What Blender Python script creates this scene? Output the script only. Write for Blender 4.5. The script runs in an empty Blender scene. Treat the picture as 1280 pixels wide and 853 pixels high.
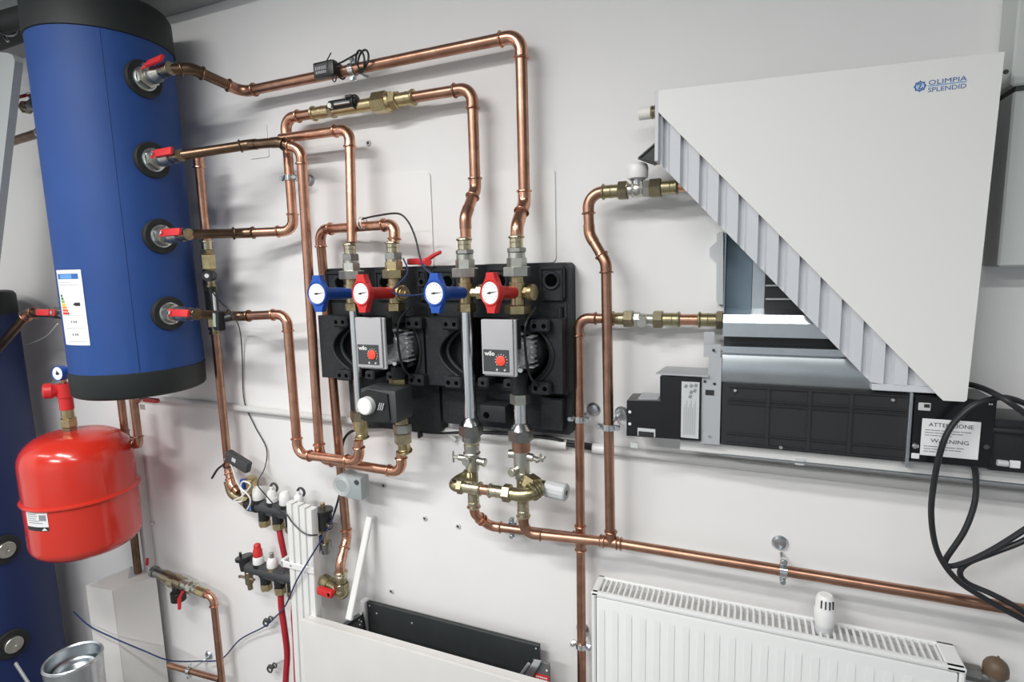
import bpy, bmesh, math, random
from mathutils import Vector, Matrix
random.seed(7)
S = bpy.context.scene
COL = S.collection
V = Vector

# ------------------------------------------------------------------ camera
FPX = 700.0
CAM = V((0.0, -1.276, 1.42))
ya, pi_, ro = (math.radians(a) for a in (23.05, 7.767, -1.454))
FWD = V((-math.sin(ya) * math.cos(pi_), math.cos(ya) * math.cos(pi_), -math.sin(pi_)))
_r = V((math.cos(ya), math.sin(ya), 0)); _u = _r.cross(FWD)
RIGHT = math.cos(ro) * _r + math.sin(ro) * _u
UP = -math.sin(ro) * _r + math.cos(ro) * _u
cam = bpy.data.cameras.new('camera'); cam.sensor_width = 36.0; cam.lens = FPX * 36.0 / 1280.0
cam.clip_start = 0.02
camo = bpy.data.objects.new('camera', cam); COL.objects.link(camo)
camo.matrix_world = Matrix((
    (RIGHT.x, UP.x, -FWD.x, CAM.x), (RIGHT.y, UP.y, -FWD.y, CAM.y),
    (RIGHT.z, UP.z, -FWD.z, CAM.z), (0, 0, 0, 1)))
S.camera = camo

# ------------------------------------------------------------------ world, lamps, exposure
S.view_settings.view_transform = 'Standard'; S.view_settings.look = 'None'
S.view_settings.gamma = 1.0; S.view_settings.use_curve_mapping = False
S.view_settings.exposure = -0.10
S.cycles.use_denoising = True
w = bpy.data.worlds.new('world'); S.world = w; w.use_nodes = True
w.node_tree.nodes['Background'].inputs[0].default_value = (0.86, 0.93, 1.0, 1)
w.node_tree.nodes['Background'].inputs[1].default_value = 0.42

def lamp(name, loc, sx, sy, power, col=(1, 1, 1)):
    l = bpy.data.lights.new(name, 'AREA'); l.shape = 'RECTANGLE'; l.size = sx; l.size_y = sy
    l.energy = power; l.color = col; l.spread = math.radians(171)
    o = bpy.data.objects.new(name, l); o.location = loc; COL.objects.link(o); return o
lamp('ceiling_lamp', (-1.20, -1.50, 2.44), 1.1, 0.14, 41, (1.0, 0.985, 0.965))
lamp('ceiling_lamp', (-2.60, -1.90, 2.44), 1.1, 0.14, 13, (1.0, 0.985, 0.965))
lamp('ceiling_lamp', (0.20, -1.90, 2.44), 1.1, 0.14, 20, (1.0, 0.985, 0.965))
lamp('ceiling_lamp', (-1.20, -2.90, 2.44), 1.1, 0.14, 62, (1.0, 0.985, 0.965))

# ------------------------------------------------------------------ pixel -> point on a plane of the room (photograph 1280 x 853)
def ray(x, y):
    return (x - 640) / FPX * RIGHT - (y - 426.5) / FPX * UP + FWD
def at(x, y, d):                       # d metres in front of the back wall
    v = ray(x, y); return CAM + v * ((-CAM.y - d) / v.y)
def atz(x, y, z):                      # on a level plane
    v = ray(x, y); return CAM + v * ((z - CAM.z) / v.z)
def on_cyl(x, y, X0, d0, R):           # on an upright cylinder -> (angle, z)
    v = ray(x, y); ox, oy = CAM.x - X0, CAM.y + d0
    a = v.x**2 + v.y**2; b = 2 * (ox * v.x + oy * v.y); c = ox * ox + oy * oy - R * R
    D = max(b * b - 4 * a * c, 0); s = (-b - math.sqrt(D)) / (2 * a)
    p = CAM + v * s; return math.atan2(p.y + d0, p.x - X0), p.z

# ------------------------------------------------------------------ materials
def mat(name, col, rough=0.5, metal=0.0, col2=None, scale=20.0, bump=0.0, bscale=60.0, rvar=0.0, coat=0.0, spec=0.5, emit=None, stretch=None, trans=0.0, alpha=1.0):
    m = bpy.data.materials.new(name); m.use_nodes = True
    nt = m.node_tree; b = nt.nodes['Principled BSDF']
    b.inputs['Base Color'].default_value = (*col, 1); b.inputs['Roughness'].default_value = rough
    b.inputs['Metallic'].default_value = metal; b.inputs['Coat Weight'].default_value = coat
    b.inputs['Specular IOR Level'].default_value = spec
    b.inputs['Transmission Weight'].default_value = trans; b.inputs['Alpha'].default_value = alpha
    tc = nt.nodes.new('ShaderNodeTexCoord'); src = tc.outputs['Object']
    if stretch:
        mp = nt.nodes.new('ShaderNodeMapping'); mp.inputs['Scale'].default_value = stretch
        nt.links.new(src, mp.inputs[0]); src = mp.outputs[0]
    if col2 is not None or rvar:
        n = nt.nodes.new('ShaderNodeTexNoise'); n.inputs['Scale'].default_value = scale
        n.inputs['Detail'].default_value = 5; n.inputs['Roughness'].default_value = 0.6
        nt.links.new(src, n.inputs['Vector'])
        if col2 is not None:
            r = nt.nodes.new('ShaderNodeValToRGB')
            r.color_ramp.elements[0].position = 0.36; r.color_ramp.elements[1].position = 0.66
            r.color_ramp.elements[0].color = (*col, 1); r.color_ramp.elements[1].color = (*col2, 1)
            nt.links.new(n.outputs['Fac'], r.inputs[0]); nt.links.new(r.outputs[0], b.inputs['Base Color'])
        if rvar:
            mr = nt.nodes.new('ShaderNodeMapRange'); mr.inputs[3].default_value = max(rough - rvar, 0.03); mr.inputs[4].default_value = rough + rvar
            nt.links.new(n.outputs['Fac'], mr.inputs[0]); nt.links.new(mr.outputs[0], b.inputs['Roughness'])
    if bump:
        n2 = nt.nodes.new('ShaderNodeTexNoise'); n2.inputs['Scale'].default_value = bscale; n2.inputs['Detail'].default_value = 3
        nt.links.new(src, n2.inputs['Vector'])
        bp = nt.nodes.new('ShaderNodeBump'); bp.inputs['Strength'].default_value = bump; bp.inputs['Distance'].default_value = 0.002
        nt.links.new(n2.outputs['Fac'], bp.inputs['Height']); nt.links.new(bp.outputs[0], b.inputs['Normal'])
    return m
M = {}
M['wall'] = mat('wall_paint', (0.80, 0.795, 0.79), 0.7, col2=(0.835, 0.832, 0.828), scale=1.5, bump=0.05, bscale=180)
M['plate'] = mat('white_plate', (0.83, 0.825, 0.81), 0.5)
M['ceiling'] = mat('ceiling_paint', (0.36, 0.375, 0.38), 0.8, col2=(0.32, 0.33, 0.335), scale=2)
M['far_wall'] = mat('far_wall_paint', (0.60, 0.645, 0.68), 0.8)
M['floor'] = mat('floor_grey', (0.20, 0.20, 0.20), 0.5, col2=(0.16, 0.16, 0.16), scale=5)
M['copper'] = mat('copper', (0.72, 0.405, 0.285), 0.31, 1.0, col2=(0.53, 0.275, 0.185), scale=26, rvar=0.09)
M['copper_fit'] = mat('copper_fitting', (0.74, 0.415, 0.29), 0.26, 1.0, col2=(0.56, 0.285, 0.19), scale=40, rvar=0.08)
M['copper_dark'] = mat('copper_tarnished', (0.23, 0.150, 0.098), 0.34, 1.0, col2=(0.15, 0.10, 0.065), scale=30, rvar=0.1)
M['copper_mid'] = mat('copper_dull', (0.52, 0.295, 0.205), 0.33, 1.0, col2=(0.36, 0.195, 0.135), scale=24, rvar=0.1)
M['brass'] = mat('brass', (0.60, 0.50, 0.29), 0.33, 1.0, col2=(0.47, 0.38, 0.21), scale=60, rvar=0.08)
M['brass_olive'] = mat('brass_olive', (0.46, 0.41, 0.25), 0.32, 1.0, col2=(0.33, 0.29, 0.17), scale=55, rvar=0.08)
M['hole_shade'] = mat('painted_hole_shade', (0.003, 0.003, 0.003), 1.0, spec=0.0)  # near-black colour painted in for the shade inside shell holes
M['brass_dark'] = mat('brass_dark', (0.42, 0.36, 0.24), 0.32, 1.0, col2=(0.30, 0.26, 0.18), scale=60, rvar=0.08)
M['brass_pale'] = mat('brass_pale', (0.68, 0.63, 0.47), 0.28, 1.0, col2=(0.55, 0.49, 0.33), scale=70, rvar=0.08)
M['nickel'] = mat('nickel', (0.60, 0.61, 0.55), 0.36, 1.0, col2=(0.50, 0.50, 0.45), scale=60, rvar=0.08)
M['nickel_dark'] = mat('nickel_dark', (0.36, 0.36, 0.34), 0.35, 1.0, col2=(0.28, 0.28, 0.27), scale=60)
M['steel'] = mat('bright_steel', (0.72, 0.74, 0.75), 0.18, 1.0, rvar=0.05, scale=30)
M['zinc'] = mat('zinc_sheet', (0.60, 0.64, 0.66), 0.30, 1.0, col2=(0.52, 0.56, 0.59), scale=14, rvar=0.08)
M['zinc_dull'] = mat('zinc_dull', (0.55, 0.57, 0.58), 0.45, 0.85, col2=(0.48, 0.50, 0.52), scale=20)
M['cast'] = mat('cast_housing', (0.88, 0.90, 0.92), 0.35, 0.35, col2=(0.48, 0.50, 0.52), scale=110, bump=1.0, bscale=110)
M['blue_zinc'] = mat('blue_grey_sheet', (0.26, 0.34, 0.40), 0.42, 0.7, col2=(0.22, 0.29, 0.345), scale=8)
M['dark_grey_sheet'] = mat('dark_grey_sheet', (0.13, 0.14, 0.145), 0.5, 0.2)
M['grey_sheet'] = mat('grey_sheet', (0.46, 0.48, 0.50), 0.5, 0.3)
M['blue'] = mat('blue_jacket', (0.008, 0.050, 0.215), 0.62, col2=(0.010, 0.058, 0.24), scale=6, bump=0.15, bscale=9)
M['navy'] = mat('navy_jacket', (0.006, 0.020, 0.10), 0.55, bump=0.1, bscale=8)
M['black_jacket'] = mat('black_jacket', (0.011, 0.015, 0.015), 0.6, bump=0.1, bscale=15)
M['rubber'] = mat('black_rubber', (0.012, 0.014, 0.015), 0.65)
M['foam'] = mat('dark_foam', (0.017, 0.020, 0.023), 0.55, col2=(0.026, 0.029, 0.033), scale=120, bump=0.35, bscale=260, spec=0.3)
M['black'] = mat('black_plastic', (0.012, 0.013, 0.014), 0.38)
M['black_gloss'] = mat('black_painted_sheet', (0.006, 0.006, 0.008), 0.25)
M['grille'] = mat('dark_grille', (0.018, 0.020, 0.022), 0.5)
M['red'] = mat('red_enamel', (0.60, 0.030, 0.016), 0.20, coat=0.4)
M['red_plastic'] = mat('red_plastic', (0.62, 0.028, 0.03), 0.4)
M['red_pex'] = mat('red_pipe', (0.42, 0.018, 0.03), 0.4)
M['orange_red'] = mat('red_knob', (0.86, 0.08, 0.045), 0.4)
M['blue_plastic'] = mat('blue_plastic', (0.012, 0.085, 0.42), 0.4)
M['blue_wire'] = mat('blue_wire', (0.016, 0.032, 0.12), 0.5)
M['white'] = mat('white_plastic', (0.80, 0.80, 0.79), 0.4)
M['warm_white'] = mat('warm_white_plastic', (0.78, 0.76, 0.70), 0.4)
M['white_enamel'] = mat('white_enamel', (0.80, 0.815, 0.81), 0.3)
M['panel'] = mat('white_panel', (0.77, 0.775, 0.76), 0.45)
M['pale_cover'] = mat('pale_grey_cover', (0.40, 0.43, 0.44), 0.45)
M['corr'] = mat('white_corrugated', (0.60, 0.62, 0.65), 0.45)
M['board'] = mat('white_board', (0.70, 0.685, 0.665), 0.6, col2=(0.66, 0.65, 0.63), scale=4)
M['grey_plastic'] = mat('grey_plastic', (0.42, 0.42, 0.44), 0.4)
M['grey_plastic_light'] = mat('grey_plastic_light', (0.56, 0.58, 0.59), 0.45)
M['jbox'] = mat('grey_junction_plastic', (0.34, 0.375, 0.385), 0.35)
M['dark_grey'] = mat('dark_grey_plastic', (0.05, 0.053, 0.056), 0.5)
M['lcd'] = mat('lcd_grey', (0.35, 0.42, 0.36), 0.3)
M['paper'] = mat('paper_label', (0.78, 0.79, 0.80), 0.6)
M['ink'] = mat('black_ink', (0.02, 0.02, 0.022), 0.6)
M['ink_grey'] = mat('grey_ink', (0.25, 0.26, 0.28), 0.6)
M['ink_blue'] = mat('blue_ink', (0.03, 0.13, 0.38), 0.5)
M['dial'] = mat('white_dial', (0.85, 0.86, 0.86), 0.35)
M['cable'] = mat('black_cable', (0.016, 0.017, 0.02), 0.42)
M['duct'] = mat('white_duct', (0.78, 0.785, 0.77), 0.4)
M['conduit'] = mat('grey_conduit', (0.66, 0.66, 0.65), 0.5)
M['cabinet'] = mat('grey_green_cabinet', (0.56, 0.59, 0.575), 0.6)
M['cabinet_dark'] = mat('dark_seam', (0.04, 0.05, 0.05), 0.6)
M['strip_dark'] = mat('dark_board', (0.022, 0.026, 0.027), 0.55, col2=(0.028, 0.032, 0.033), scale=30)
M['brown_cap'] = mat('brown_cap', (0.12, 0.08, 0.05), 0.5)
M['lamp'] = mat('lamp_tube', (0.9, 0.9, 0.9), 0.5)
M['pale_blue'] = mat('pale_blue_print', (0.45, 0.60, 0.78), 0.6)
for k_, c_ in dict(g1=(0.01, 0.10, 0.03), g2=(0.05, 0.25, 0.04), g3=(0.25, 0.45, 0.05), yel=(0.75, 0.60, 0.05), ora=(0.78, 0.30, 0.04), dor=(0.72, 0.12, 0.03), red_=(0.65, 0.03, 0.03), sky=(0.12, 0.33, 0.68)).items():
    M[k_] = mat('print_' + k_, c_, 0.6)

# ------------------------------------------------------------------ mesh collecting
class MB:
    def __init__(s): s.v = []; s.f = []; s.m = []; s.mi = 0
    def add(s, vs, fs):
        b = len(s.v); s.v += [V(p) for p in vs]
        for f in fs: s.f.append([b + i for i in f]); s.m.append(s.mi)
        return s
    def box(s, c, size, rot=None, bevel=0.0, seg=1):
        bm = bmesh.new(); bmesh.ops.create_cube(bm, size=1.0)
        bmesh.ops.scale(bm, vec=V(size), verts=bm.verts)
        if bevel: bmesh.ops.bevel(bm, geom=bm.edges[:], offset=min(bevel, min(size) * 0.45), segments=seg, affect='EDGES', profile=0.6)
        R = rot if rot is not None else Matrix.Identity(3)
        bm.verts.index_update()
        s.add([V(c) + R @ v.co for v in bm.verts], [[v.index for v in f.verts] for f in bm.faces]); bm.free(); return s
    def span(s, a, b, bevel=0.0, seg=1):      # box between two opposite corners
        a, b = V(a), V(b); return s.box((a + b) / 2, [max(abs(x), 1e-4) for x in (b - a)], None, bevel, seg)
    def tube(s, pts, r, n=12, caps=True, closed=False):
        pts = [V(p) for p in pts]; N = len(pts)
        rs = r if isinstance(r, (list, tuple)) else [r] * N
        T = []
        for i in range(N):
            a = pts[(i - 1) % N] if (closed or i) else pts[0]; b = pts[(i + 1) % N] if (closed or i < N - 1) else pts[-1]
            t = b - a; T.append(t.normalized() if t.length > 1e-9 else V((0, 0, 1)))
        u = T[0].orthogonal().normalized(); vs = []
        for i in range(N):
            u = u - T[i] * u.dot(T[i])
            u = u.normalized() if u.length > 1e-6 else T[i].orthogonal().normalized()
            w_ = T[i].cross(u)
            for k in range(n):
                a = 2 * math.pi * k / n; vs.append(pts[i] + (u * math.cos(a) + w_ * math.sin(a)) * rs[i])
        fs = []
        for i in range(N if closed else N - 1):
            j = (i + 1) % N
            for k in range(n): fs.append([i * n + k, i * n + (k + 1) % n, j * n + (k + 1) % n, j * n + k])
        if caps and not closed: fs += [list(range(n))[::-1], [(N - 1) * n + k for k in range(n)]]
        return s.add(vs, fs)
    def lathe(s, o, axis, prof, n=20, ph=0.0, ref=None):
        o = V(o); ax = V(axis).normalized()
        u = (V(ref) - ax * V(ref).dot(ax)).normalized() if ref is not None else (V((0, 0, 1)).cross(ax) if abs(ax.z) < .9 else V((1, 0, 0)).cross(ax)).normalized()
        w_ = ax.cross(u); vs = []; fs = []; idx = []
        for h, r in prof:
            if r < 1e-6: idx.append([len(vs)]); vs.append(o + ax * h)
            else:
                idx.append(list(range(len(vs), len(vs) + n)))
                for k in range(n):
                    a = 2 * math.pi * k / n + ph; vs.append(o + ax * h + (u * math.cos(a) + w_ * math.sin(a)) * r)
        for A, B in zip(idx, idx[1:]):
            for k in range(n):
                k2 = (k + 1) % n
                if len(A) == 1 and len(B) == 1: break
                if len(A) == 1: fs.append([A[0], B[k2], B[k]])
                elif len(B) == 1: fs.append([A[k], A[k2], B[0]])
                else: fs.append([A[k], A[k2], B[k2], B[k]])
        return s.add(vs, fs)
    def cyl(s, a, b, r, n=16, c=0.0008, ph=0.0, r2=None, ref=None):
        a, b = V(a), V(b); L = (b - a).length; r2 = r if r2 is None else r2; c = min(c, L * .3, r * .3)
        return s.lathe(a, b - a, [(0, 0), (0, r - c), (c, r), (L - c, r2), (L, r2 - c), (L, 0)], n, ph, ref)
    def torus(s, c, axis, R, r, n=20, k=8):
        ax = V(axis).normalized(); u = ax.orthogonal().normalized(); w_ = ax.cross(u)
        return s.tube([V(c) + (u * math.cos(2 * math.pi * i / n) + w_ * math.sin(2 * math.pi * i / n)) * R for i in range(n)], r, k, closed=True)
    def prism(s, poly, depth, o=(0, 0, 0), u=(1, 0, 0), v=(0, 0, 1)):   # polygon in (u,v), pushed along 'depth'
        o, u, v, d = V(o), V(u), V(v), V(depth); n = len(poly)
        vs = [o + u * a + v * b for a, b in poly]; vs += [p + d for p in vs]
        return s.add(vs, [list(range(n)), list(range(n, 2 * n))[::-1]] + [[i, i + n, (i + 1) % n + n, (i + 1) % n] for i in range(n)])
    def sphere(s, c, r, n=14, m=9, sc=(1, 1, 1)):
        pr = [(-r * math.cos(math.pi * i / m), r * math.sin(math.pi * i / m)) for i in range(m + 1)]
        pr[0] = (-r, 0); pr[-1] = (r, 0); b = len(s.v); s.lathe((0, 0, 0), (0, 0, 1), pr, n)
        for i in range(b, len(s.v)): p = s.v[i]; s.v[i] = V(c) + V((p.x * sc[0], p.y * sc[1], p.z * sc[2]))
        return s
W = {}                                   # world position of every thing and part
def obj(name, mb, m, parent=None, loc=None, label=None, sharp=33):
    base = W[parent.name] if parent else (V(loc) if loc is not None else V((0, 0, 0)))
    me = bpy.data.meshes.new(name); me.from_pydata([tuple(p - base) for p in mb.v], [], mb.f)
    ms = m if isinstance(m, (list, tuple)) else [m]
    for x in ms: me.materials.append(M[x])
    for p, i in zip(me.polygons, mb.m): p.material_index = i; p.use_smooth = True
    bm = bmesh.new(); bm.from_mesh(me); bmesh.ops.recalc_face_normals(bm, faces=bm.faces); bm.to_mesh(me); bm.free()
    me.set_sharp_from_angle(angle=math.radians(sharp)); me.update()
    o = bpy.data.objects.new(name, me); COL.objects.link(o)
    if parent: o.parent = parent
    else: o.location = base
    W[o.name] = base
    if label: o['label'] = label
    return o
def thing(name, label, cat, loc=(0, 0, 0), group=None):
    o = bpy.data.objects.new(name, None); o.empty_display_size = 0.05; COL.objects.link(o); o.location = V(loc); W[o.name] = V(loc)
    o['label'] = label; o['category'] = cat
    if group: o['group'] = group
    return o
def tag(o, label, cat, group=None):
    o['label'] = label; o['category'] = cat
    if group: o['group'] = group
    return o
def struct(name, mb, m, parent=None):
    o = obj(name, mb, m, parent)
    if not parent: o['kind'] = 'structure'
    return o
def dup(root, loc, label=None):
    r = root.copy(); COL.objects.link(r); r.location = V(loc); W[r.name] = V(loc)
    if label: r['label'] = label
    for ch in list(root.children):
        c = ch.copy(); COL.objects.link(c); c.parent = r
        for g in list(ch.children):
            d = g.copy(); COL.objects.link(d); d.parent = c
    return r
def text_mb(txt, size, o, u, v, out, align='LEFT', depth=0.0003, bold=0.0, sx=1.0):
    cu = bpy.data.curves.new('t', 'FONT'); cu.body = txt; cu.size = size; cu.align_x = align; cu.offset = bold; cu.resolution_u = 2
    to = bpy.data.objects.new('t', cu); COL.objects.link(to)
    dg = bpy.context.evaluated_depsgraph_get(); dg.update()
    me = bpy.data.meshes.new_from_object(to.evaluated_get(dg))
    mb = MB(); o, u, v, n = V(o), V(u).normalized(), V(v).normalized(), V(out).normalized()
    mb.add([o + u * (p.co.x * sx) + v * p.co.y + n * depth for p in me.vertices], [list(f.vertices) for f in me.polygons])
    bpy.data.objects.remove(to); bpy.data.curves.remove(cu); bpy.data.meshes.remove(me)
    return mb
OUT = V((0, -1, 0)); UPZ = V((0, 0, 1)); RX = V((1, 0, 0))

# smooth curve through points
def spline(pts, n=6):
    pts = [V(p) for p in pts]; out = []
    P = [pts[0] * 2 - pts[1]] + pts + [pts[-1] * 2 - pts[-2]]
    for i in range(1, len(P) - 2):
        p0, p1, p2, p3 = P[i - 1:i + 3]
        for k in range(n):
            t = k / n
            out.append(0.5 * ((2 * p1) + (p2 - p0) * t + (2 * p0 - 5 * p1 + 4 * p2 - p3) * t * t + (3 * p1 - p0 - 3 * p2 + p3) * t ** 3))
    return out + [pts[-1]]

# copper run: straight pieces named pipe, press elbows with beads
def run(root, pts, r, m='copper', mf='copper_fit', br=None, sock=0.016, mats=None, street=None):
    pts = [V(p) for p in pts]; br = br or 2.4 * r
    start = pts[0].copy(); n = len(pts)
    for i in range(1, n):
        mm = (mats or {}).get(i, m)
        if i == n - 1:
            obj('pipe', MB().tube([start, pts[i]], r, 18), mm, root); break
        a, b, c = pts[i - 1], pts[i], pts[i + 1]
        d1 = (b - a).normalized(); d2 = (c - b).normalized(); th = d1.angle(d2)
        t = min(br * math.tan(th / 2), 0.48 * (b - a).length, 0.48 * (c - b).length); R = t / math.tan(th / 2)
        p1, p2 = b - d1 * t, b + d2 * t
        s1 = min(sock, (p1 - start).length * .9); s2 = min(sock, ((c - p2).length) * .45)
        obj('pipe', MB().tube([start, p1 - d1 * s1 * .5], r, 18), mm, root)
        nrm = (d2 - d1 * d1.dot(d2)).normalized(); cen = p1 + nrm * R; k = max(4, int(th / 0.16))
        arc = []
        for q in range(k + 1):
            a_ = th * q / k; arc.append(cen - nrm * (R * math.cos(a_)) + d1 * (R * math.sin(a_)))
        e = MB().tube([p1 - d1 * s1] + arc + [p2 + d2 * s2], r * 1.10, 18)
        for p, d, on in zip((p1 - d1 * (s1 - r * .2), p2 + d2 * (s2 - r * .2)), (d1, d2), (street or {}).get(i, (1, 1))):
            if on: e.torus(p, d, r * 1.17, r * .20, 20, 8)
        obj('elbow', e, (mats or {}).get(-i, mf), root)
        start = p2 + d2 * s2 * .5
def fit(root, name, m, a, b, r, n=18, c=0.0008, ph=0.0, r2=None, ref=None, label=None):
    return obj(name, MB().cyl(a, b, r, n, c, ph, r2, ref), m, root, label=label)
def hexnut(root, m, a, b, r, name='union_nut', ph=0.0, ref=None):
    a, b = V(a), V(b); L = (b - a).length; c = min(.0015, L * .2)
    return obj(name, MB().lathe(a, b - a, [(0, 0), (0, r * .86), (c, r), (L - c, r), (L, r * .86), (L, 0)], 6, ph, ref), m, root, sharp=20)
def sleeve(root, m, a, b, r, name='sleeve', bead_end=0):   # press sleeve with one bead
    mb = MB().cyl(a, b, r); a, b = V(a), V(b); d = (b - a).normalized()
    p = a + d * r * .28 if bead_end == 0 else b - d * r * .28
    mb.torus(p, d, r * 1.05, r * .2, 20, 8); L = (b - a).length
    mb.torus(a + d * L * .55, d, r * .99, r * .07, 20, 6); return obj(name, mb, m, root)
def tee(root, m, c, along, branch, r, L=0.026, B=0.028):
    c, al, b = V(c), V(along).normalized(), V(branch).normalized()
    mb = MB().tube([c - al * L, c + al * L], r * 1.12, 18).tube([c, c + b * B], r * 1.12, 18)
    for p, d in ((c - al * (L - r * .2), al), (c + al * (L - r * .2), al), (c + b * (B - r * .2), b)): mb.torus(p, d, r * 1.16, r * .19, 20, 8)
    return obj('tee', mb, m, root)
def lerp(a, b, t): return V(a) * (1 - t) + V(b) * t

# ================================================================== STRUCTURE
FZ = -0.25                                # floor level
struct('wall_back', MB().span((-3.2, 0, FZ), (2.2, .12, 2.6)), 'wall')
struct('wall_left', MB().span((-3.32, -4.2, FZ), (-3.2, .12, 2.6)), 'wall')
struct('wall_right', MB().span((2.2, -4.2, FZ), (2.32, .12, 2.6)), 'far_wall')
struct('wall_front', MB().span((-3.32, -4.32, FZ), (2.32, -4.2, 2.6)), 'far_wall')
struct('floor', MB().span((-3.32, -4.32, FZ - .1), (2.32, .12, FZ)), 'floor')
struct('ceiling', MB().span((-3.32, -4.32, 2.5), (2.32, .12, 2.6)), 'ceiling')
struct('trim_1', MB().span((-3.2, -.13, 2.19), (2.2, 0, 2.33), .004), 'ceiling')       # box beam along the top of the wall

# ================================================================== TANKS
TX, TD, TR = -1.643, 0.21, 0.166
tb = 1.085; ttop = 2.08
tank = thing('storage_tank', 'bright blue insulated storage tank with black top and bottom bands', 'tank', (TX, -TD, tb))
mb = MB(); zb = 1.155
n = 72; rows = []
for z in (zb, zb + .012, zb + .03, zb + .06, zb + .10, 1.5, 2.0, 2.05): rows.append(z)
vs = []; fs = []
for j, z in enumerate(rows):
    for k in range(n):
        a = 2 * math.pi * k / n
        puck = (.0018 * math.sin(a * 23) + .0012 * math.sin(a * 37 + 1)) * max(0, 1 - (z - zb) / .09) * (1 if j else .3)
        R = TR + puck + (0 if z < 1.9 else .0)
        vs.append((TX + R * math.cos(a), -TD + R * math.sin(a), z))
for j in range(len(rows) - 1):
    for k in range(n): fs.append([j * n + k, j * n + (k + 1) % n, (j + 1) * n + (k + 1) % n, (j + 1) * n + k])
fs += [list(range(n))[::-1], [(len(rows) - 1) * n + k for k in range(n)]]
obj('jacket', mb.add(vs, fs), 'blue', tank)
obj('bottom_band', MB().lathe((TX, -TD, tb), UPZ, [(0, 0), (0, TR - .012), (.004, TR - .003), (.01, TR + .001), (.07, TR + .003), (.073, TR - .002)], 64), 'black_jacket', tank)
obj('top_band', MB().lathe((TX, -TD, 2.028), UPZ, [(0, TR - .002), (.002, TR + .004), (.085, TR + .002), (.098, TR - .006), (.102, TR - .02), (.102, 0)], 64), 'black_jacket', tank)
obj('jacket_seam', MB().tube([(TX + (TR + .0004) * math.cos(math.radians(-34)), -TD + (TR + .0004) * math.sin(math.radians(-34)), z) for z in (1.16, 2.03)], .0009, 6), 'blue', tank)

def cyl_patch(mb, X0, d0, R, a0, a1, z0, z1, k=6):
    vs = []; fs = []
    for i in range(k + 1):
        a = a0 + (a1 - a0) * i / k
        for z in (z0, z1): vs.append((X0 + R * math.cos(a), -d0 + R * math.sin(a), z))
    for i in range(k): fs.append([2 * i, 2 * i + 2, 2 * i + 3, 2 * i + 1])
    return mb.add(vs, fs)
a0, zt = on_cyl(71, 338, TX, TD, TR); a1, _ = on_cyl(101, 336, TX, TD, TR); _, zl = on_cyl(108, 432, TX, TD, TR)
lab = obj('energy_label', cyl_patch(MB(), TX, TD, TR + .0012, a0, a1, zl, zt), 'paper', tank, label='white energy rating sticker')
def U(t): return a0 + (a1 - a0) * t
def Zl(t): return zt + (zl - zt) * t
obj('print_header', cyl_patch(MB(), TX, TD, TR + .0016, U(.08), U(.90), Zl(.12), Zl(.05)), 'ink_blue', lab)
obj('print_header_band', cyl_patch(MB(), TX, TD, TR + .0019, U(.22), U(.70), Zl(.115), Zl(.06)), 'sky', lab)
for i, c in enumerate(('g1', 'g2', 'g3', 'yel', 'ora', 'dor', 'red_')):
    t0 = .325 + .039 * i
    obj('rating_bar', cyl_patch(MB(), TX, TD, TR + .0016, U(.10), U(.20 + .038 * i), Zl(t0 + .030), Zl(t0)), c, lab)
obj('rating_arrow', cyl_patch(cyl_patch(MB(), TX, TD, TR + .0016, U(.68), U(.86), Zl(.475), Zl(.43)), TX, TD, TR + .0016, U(.63), U(.68), Zl(.463), Zl(.442)), 'ink', lab)
mbp = MB()
for t, u0, u1 in ((.165, .08, .6), (.195, .08, .92), (.60, .08, .92), (.77, .2, .92), (.95, .2, .92)): cyl_patch(mbp, TX, TD, TR + .0016, U(u0), U(u1), Zl(t + .004), Zl(t))
for u0 in (.45, .55, .63): cyl_patch(mbp, TX, TD, TR + .0016, U(u0), U(u0 + .05), Zl(.70), Zl(.67)); cyl_patch(mbp, TX, TD, TR + .0016, U(u0), U(u0 + .05), Zl(.87), Zl(.84))
obj('print_lines', mbp, 'ink_grey', lab)
ZP = {1: 1.925, 2: 1.72, 3: 1.52, 4: 1.31}
for i, z in ZP.items():
    ax = V((math.cos(math.radians(-4)), math.sin(math.radians(-4)), 0)); o = V((TX, -TD, z)) + ax * (TR - .006)
    obj('port_seal', MB().lathe(o, ax, [(-.004, .047), (.010, .047), (.0125, .044), (.0125, .030), (.009, .028), (.009, 0)], 36), 'rubber', tank)

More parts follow.
